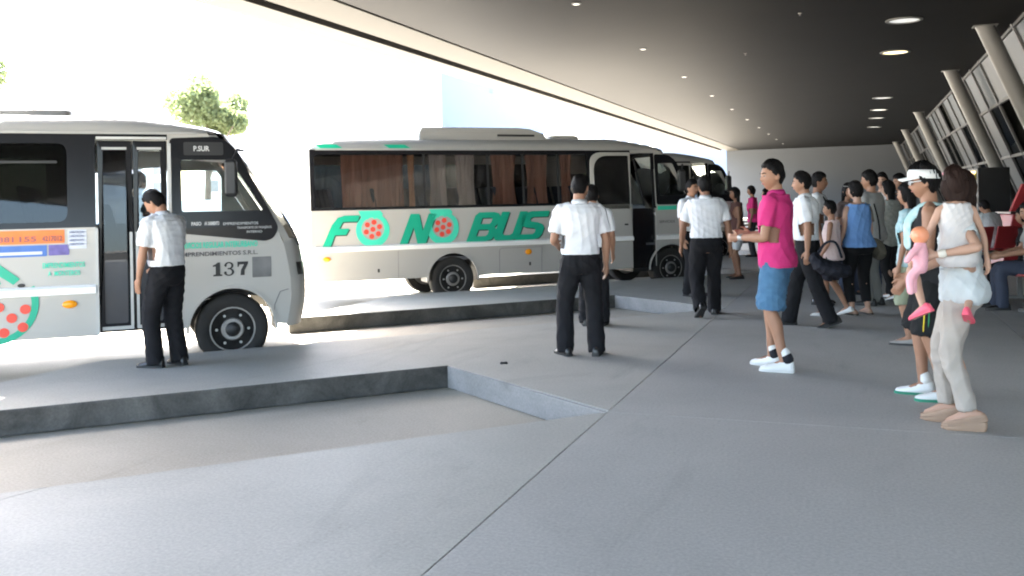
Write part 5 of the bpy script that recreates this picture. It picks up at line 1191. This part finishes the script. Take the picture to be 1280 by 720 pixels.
casual('woman in black seated on the bench at the edge of view', (2.10, 13.65), 90, 1.62, 'f', 'tan', cloth('top_black', (0.015, 0.015, 0.017)), MATS['leggings_black'], 1.0, .5, 'long', vox=.010, hipz=.53, lean=5, head=(-10, 5, 0), group='people seated by the glass front',
       feet=((.10, .42, 6, 0, 0), (-.10, .40, -6, 0, 0)), arms=(((.15, .4, -.9), (-.2, .85, -.2)), ((-.15, .4, -.9), (.2, .85, -.2))))
# red leaning ticket counter
kc = thing('ticket_counter', 'red slanted ticket counter beside the leaning column', 'counter', (3.05, 20.9, 0), R(15))
obj('front_panel', MB().rings([[(x_, y_, z_) for x_, y_ in ((-.45 + sl, -.3), (.5, -.3), (.5, .3), (-.45 + sl, .3))] for z_, sl in ((0.0, 0.0), (1.02, .22))]), M_REDP, kc, bevel=.02)
obj('counter_top', MB().box(-.30, .6, -.36, .36, 1.022, 1.07), mat('counter_top_dark', (.08, .03, .03), .3), kc, bevel=.01)
obj('sign_fin', MB().rings([[(x_, y_, z_) for x_, y_ in ((-.16 + sl, -.04), (.16 + sl * .4, -.04), (.16 + sl * .4, .04), (-.16 + sl, .04))] for z_, sl in ((1.072, 0.0), (1.62, .24))]), M_REDP, kc)
# lit vending machine
vmn = thing('vending_machine', 'dark vending machine with lit yellow shelves by the glass front', 'vending machine', (2.98, 25.0, 0), R(100))
obj('cabinet', MB().box(-.48, .48, -.38, .34, .02, 2.05), M_BLACK, vmn, bevel=.02)
for r_ in range(5):
    sh = obj('shelf', MB().box(-.38, .22, .345, .36, .62 + r_ * .28, .64 + r_ * .28), M_ALU, vmn)
    for c_ in range(5):
        m_ = [mat('pack_yellow', (.75, .55, .08), .5), mat('pack_cream', (.6, .58, .45), .5), mat('pack_orange', (.7, .28, .05), .5), mat('pack_grey', (.4, .42, .42), .5)][(r_ * 3 + c_ * 2) % 4]
        obj('pack', MB().box(-.37 + c_ * .12, -.28 + c_ * .12, .348, .375, .642 + r_ * .28, .80 + r_ * .28 + .03 * (c_ % 2)), m_, sh)
obj('lamp_strip', MB().box(-.36, .20, .345, .37, 1.92, 1.97), emit('machine_lamp', (1.0, .78, .25), 0.3), vmn)
obj('coin_panel', MB().box(.27, .44, .342, .37, 1.0, 1.6), M_ALU, vmn); obj('tray', MB().box(-.35, .2, .342, .36, .25, .45), M_STEEL, vmn)
# posters behind the glass
for i, (y_, z_, m_, lb) in enumerate(((27.6, 1.5, mat('poster_dark', (.05, .05, .055), .6, .4, 3), 'dark poster with a pale figure behind the glass front'), (23.4, 2.6, mat('poster_white', (.55, .56, .56), .6, .3, 4), 'pale poster behind the glass front'), (16.2, 2.1, mat('poster_grey', (.28, .30, .31), .6, .5, 3), 'grey patterned poster behind the glass front'))):
    t = thing('poster', lb, 'poster', (fx(z_) + .06, y_, z_), 0, 'posters behind the glass front')
    a0 = math.atan(LEAN); t.rotation_euler = (0, -a0, 0)
    obj('sheet', MB().box(0, .01, -.7, .7, -.9, .9), m_, t)
    obj('print', MB().add([(-.004, .35 * math.cos(k_) * (1 + .3 * math.sin(3 * k_)), .5 * math.sin(k_) * (1 + .25 * math.cos(4 * k_))) for k_ in np.linspace(0, 2 * math.pi, 22)[:-1]], [tuple(range(21))]), mat('poster_print', (.6, .6, .6), .6, .3), t)

# ------------------------------------------------------------------ beyond the yard
def tower(name, label, c, w, d, h, rot, m, floors, bays, wm_, group=None, win=(.55, .6), bal=False):
    t = thing(name, label, 'building', (c[0], c[1], -.2), R(rot), group)
    obj('wall', MB().box(-w / 2, w / 2, -d / 2, d / 2, 0, h), m, t)
    obj('roof', MB().box(-w / 2 - .3, w / 2 + .3, -d / 2 - .3, d / 2 + .3, h, h + .5), m, t)
    fh = h / floors; bw = w / bays; first = None
    for i in range(floors):
        for j in range(bays):
            lx, lz = -w / 2 + (j + .5) * bw, (i + .5) * fh
            if first is None:
                first = obj('window', MB().box(-bw * win[0] / 2, bw * win[0] / 2, -.06, .04, -fh * win[1] / 2, fh * win[1] / 2), wm_, t); first.location = (lx, -d / 2, lz)
                s0 = obj('sill', MB().box(-bw * win[0] / 2 - .1, bw * win[0] / 2 + .1, -.2, .0, -fh * win[1] / 2 - .12, -fh * win[1] / 2 - .01), m, first)
            else:
                o = share(first, 'window', t, (lx, -d / 2, lz)); share(s0, 'sill', o)
    if bal:
        for i in range(floors): obj('balcony', MB().box(-w * .3, w * .3, -d / 2 - 1.4, -d / 2 - .02, i * fh + .05, i * fh + .25), m, t)
    return t
M_PALE = mat('render_pale', (.70, .70, .69), .8, .06, .3); M_PALEB = mat('render_pale_blue', (.20, .235, .29), .8, .05, .1); M_WIN = mat('far_window', (.16, .18, .21), .2, .2, 1)
tower('apartment_tower', 'faint pale apartment tower with balconies behind the round tree', (-106, 112), 14, 12, 24, 43, M_PALE, 8, 4, mat('far_window_pale', (.20, .20, .22), .6, .1, 1), bal=True)
tower('apartment_tower', 'faint pale tower block rising left of the round tree', (-112, 150), 16, 14, 36, 40, M_PALE, 10, 4, MATS['far_window_pale'])
tower('office_block', 'plain pale blue block behind the FONO BUS roof', (-36.5, 92), 10.6, 10, 26, 22, M_PALEB, 1, 1, M_PALEB, win=(.01, .01))
tower('white_hall', 'broad white building behind the bus yard', (-44, 78), 14, 10, 22, 28, M_PALE, 4, 3, MATS['far_window_pale'], win=(.2, .2))
tower('office_block', 'grey block with a row of windows under the canopy beam', (-27.5, 112), 7.5, 8, 11.6, 14, M_PALE, 5, 6, M_WIN)
tower('office_block', 'pale blue block at the far end of the canopy', (-17.5, 125), 16, 10, 22, 10, M_PALEB, 1, 1, M_PALEB, win=(.01, .01))
wall = thing('yard_wall', 'low white boundary wall round the sunny bus yard', 'wall', (-48, 62, -.2), R(35))
for i in range(12): obj('wall_panel', MB().box(-36 + i * 6, -30.1 + i * 6, -.1, .1, 0, 2.2), M_PALE, wall)
for i in range(13): obj('pier', MB().box(-36.25 + i * 6, -35.85 + i * 6, -.18, .18, 0, 2.4), M_PALE, wall)

def leaf_mat():
    if 'foliage' in MATS: return MATS['foliage']
    m = mat('foliage', (.12, .15, .07), .7, .35, .9); n = m.node_tree.nodes; l = m.node_tree.links; b = n['Principled BSDF']
    tr = n.new('ShaderNodeBsdfTranslucent'); tr.inputs[0].default_value = (.22, .27, .12, 1); mx = n.new('ShaderNodeMixShader'); mx.inputs[0].default_value = .5
    l.new(b.outputs[0], mx.inputs[1]); l.new(tr.outputs[0], mx.inputs[2]); l.new(mx.outputs[0], n['Material Output'].inputs[0]); return m
def tree(label, c, h, cr, n, seed, crown_z):
    rng = np.random.default_rng(seed)
    t = thing('tree', label, 'tree', (c[0], c[1], -.2), 0, 'trees beyond the bus yard')
    mb = MB().tube([(0, 0, 0), (.1, .05, h * .3), (.0, .1, h * .62)], [.32, .22, .12], 10)
    for k in range(7):
        a = k * .9; mb.tube([(0.05, .05, h * (.28 + .03 * k)), (math.cos(a) * cr * .4, math.sin(a) * cr * .4, h * (.5 + .04 * k)), (math.cos(a) * cr * .75, math.sin(a) * cr * .75, h * (.62 + .04 * k))], [.12, .08, .03], 7)
    obj('trunk', mb, mat('bark', (.12, .09, .07), .9, .3, 5), t)
    cl = []; 
    for k in range(26):
        d = unit(rng.normal(size=3)); d[2] = d[2] * .8 + .05; cl.append((V(0, 0, crown_z) + d * cr * rng.uniform(.35, .85) * V(1, 1, .72), cr * rng.uniform(.22, .38)))
    vs = []; fs = []
    for i in range(n):
        c_, r_ = cl[rng.integers(len(cl))]; p = c_ + unit(rng.normal(size=3)) * r_ * rng.uniform(.6, 1.05); u = unit(rng.normal(size=3)); w = unit(np.cross(u, rng.normal(size=3))); sz = rng.uniform(.10, .24)
        o = len(vs); vs += [tuple(p - u * sz), tuple(p + w * sz * .6), tuple(p + u * sz), tuple(p - w * sz * .6)]; fs.append((o, o + 1, o + 2, o + 3))
    mb = MB(); mb.v = vs; mb.f = fs
    obj('crown', mb, leaf_mat(), t)
tree('round green tree behind the numbered minibus', (-49.5, 61.5), 13.2, 3.7, 14000, 1, 9.4)
tree('green tree cut by the picture edge behind the numbered minibus', (-54.0, 44.0), 12.8, 2.6, 5000, 2, 10.4)
tree('small green treetop behind the roof hatch of the numbered minibus', (-63.5, 61.6), 9.6, 2.0, 3500, 3, 8.2)

# a dark scrap on the platform
lt = thing('litter_scrap', 'small dark scrap lying on the platform near the kerb end', 'litter', (-3.05, 7.86, 0.001), R(30))
so = Solid(); so.rings([np.array([V(.035 * math.cos(a) * w_, .018 * math.sin(a) * w_, z_ + .006 * math.sin(3 * a)) for a in np.linspace(0, 2 * math.pi, 15)[:-1]]) for w_, z_ in ((1.0, .002), (1.05, .006), (.7, .014))])
mesh_part('scrap', np.concatenate(so.v), so.t, mat('scrap_dark', (.03, .03, .03), .8), lt)
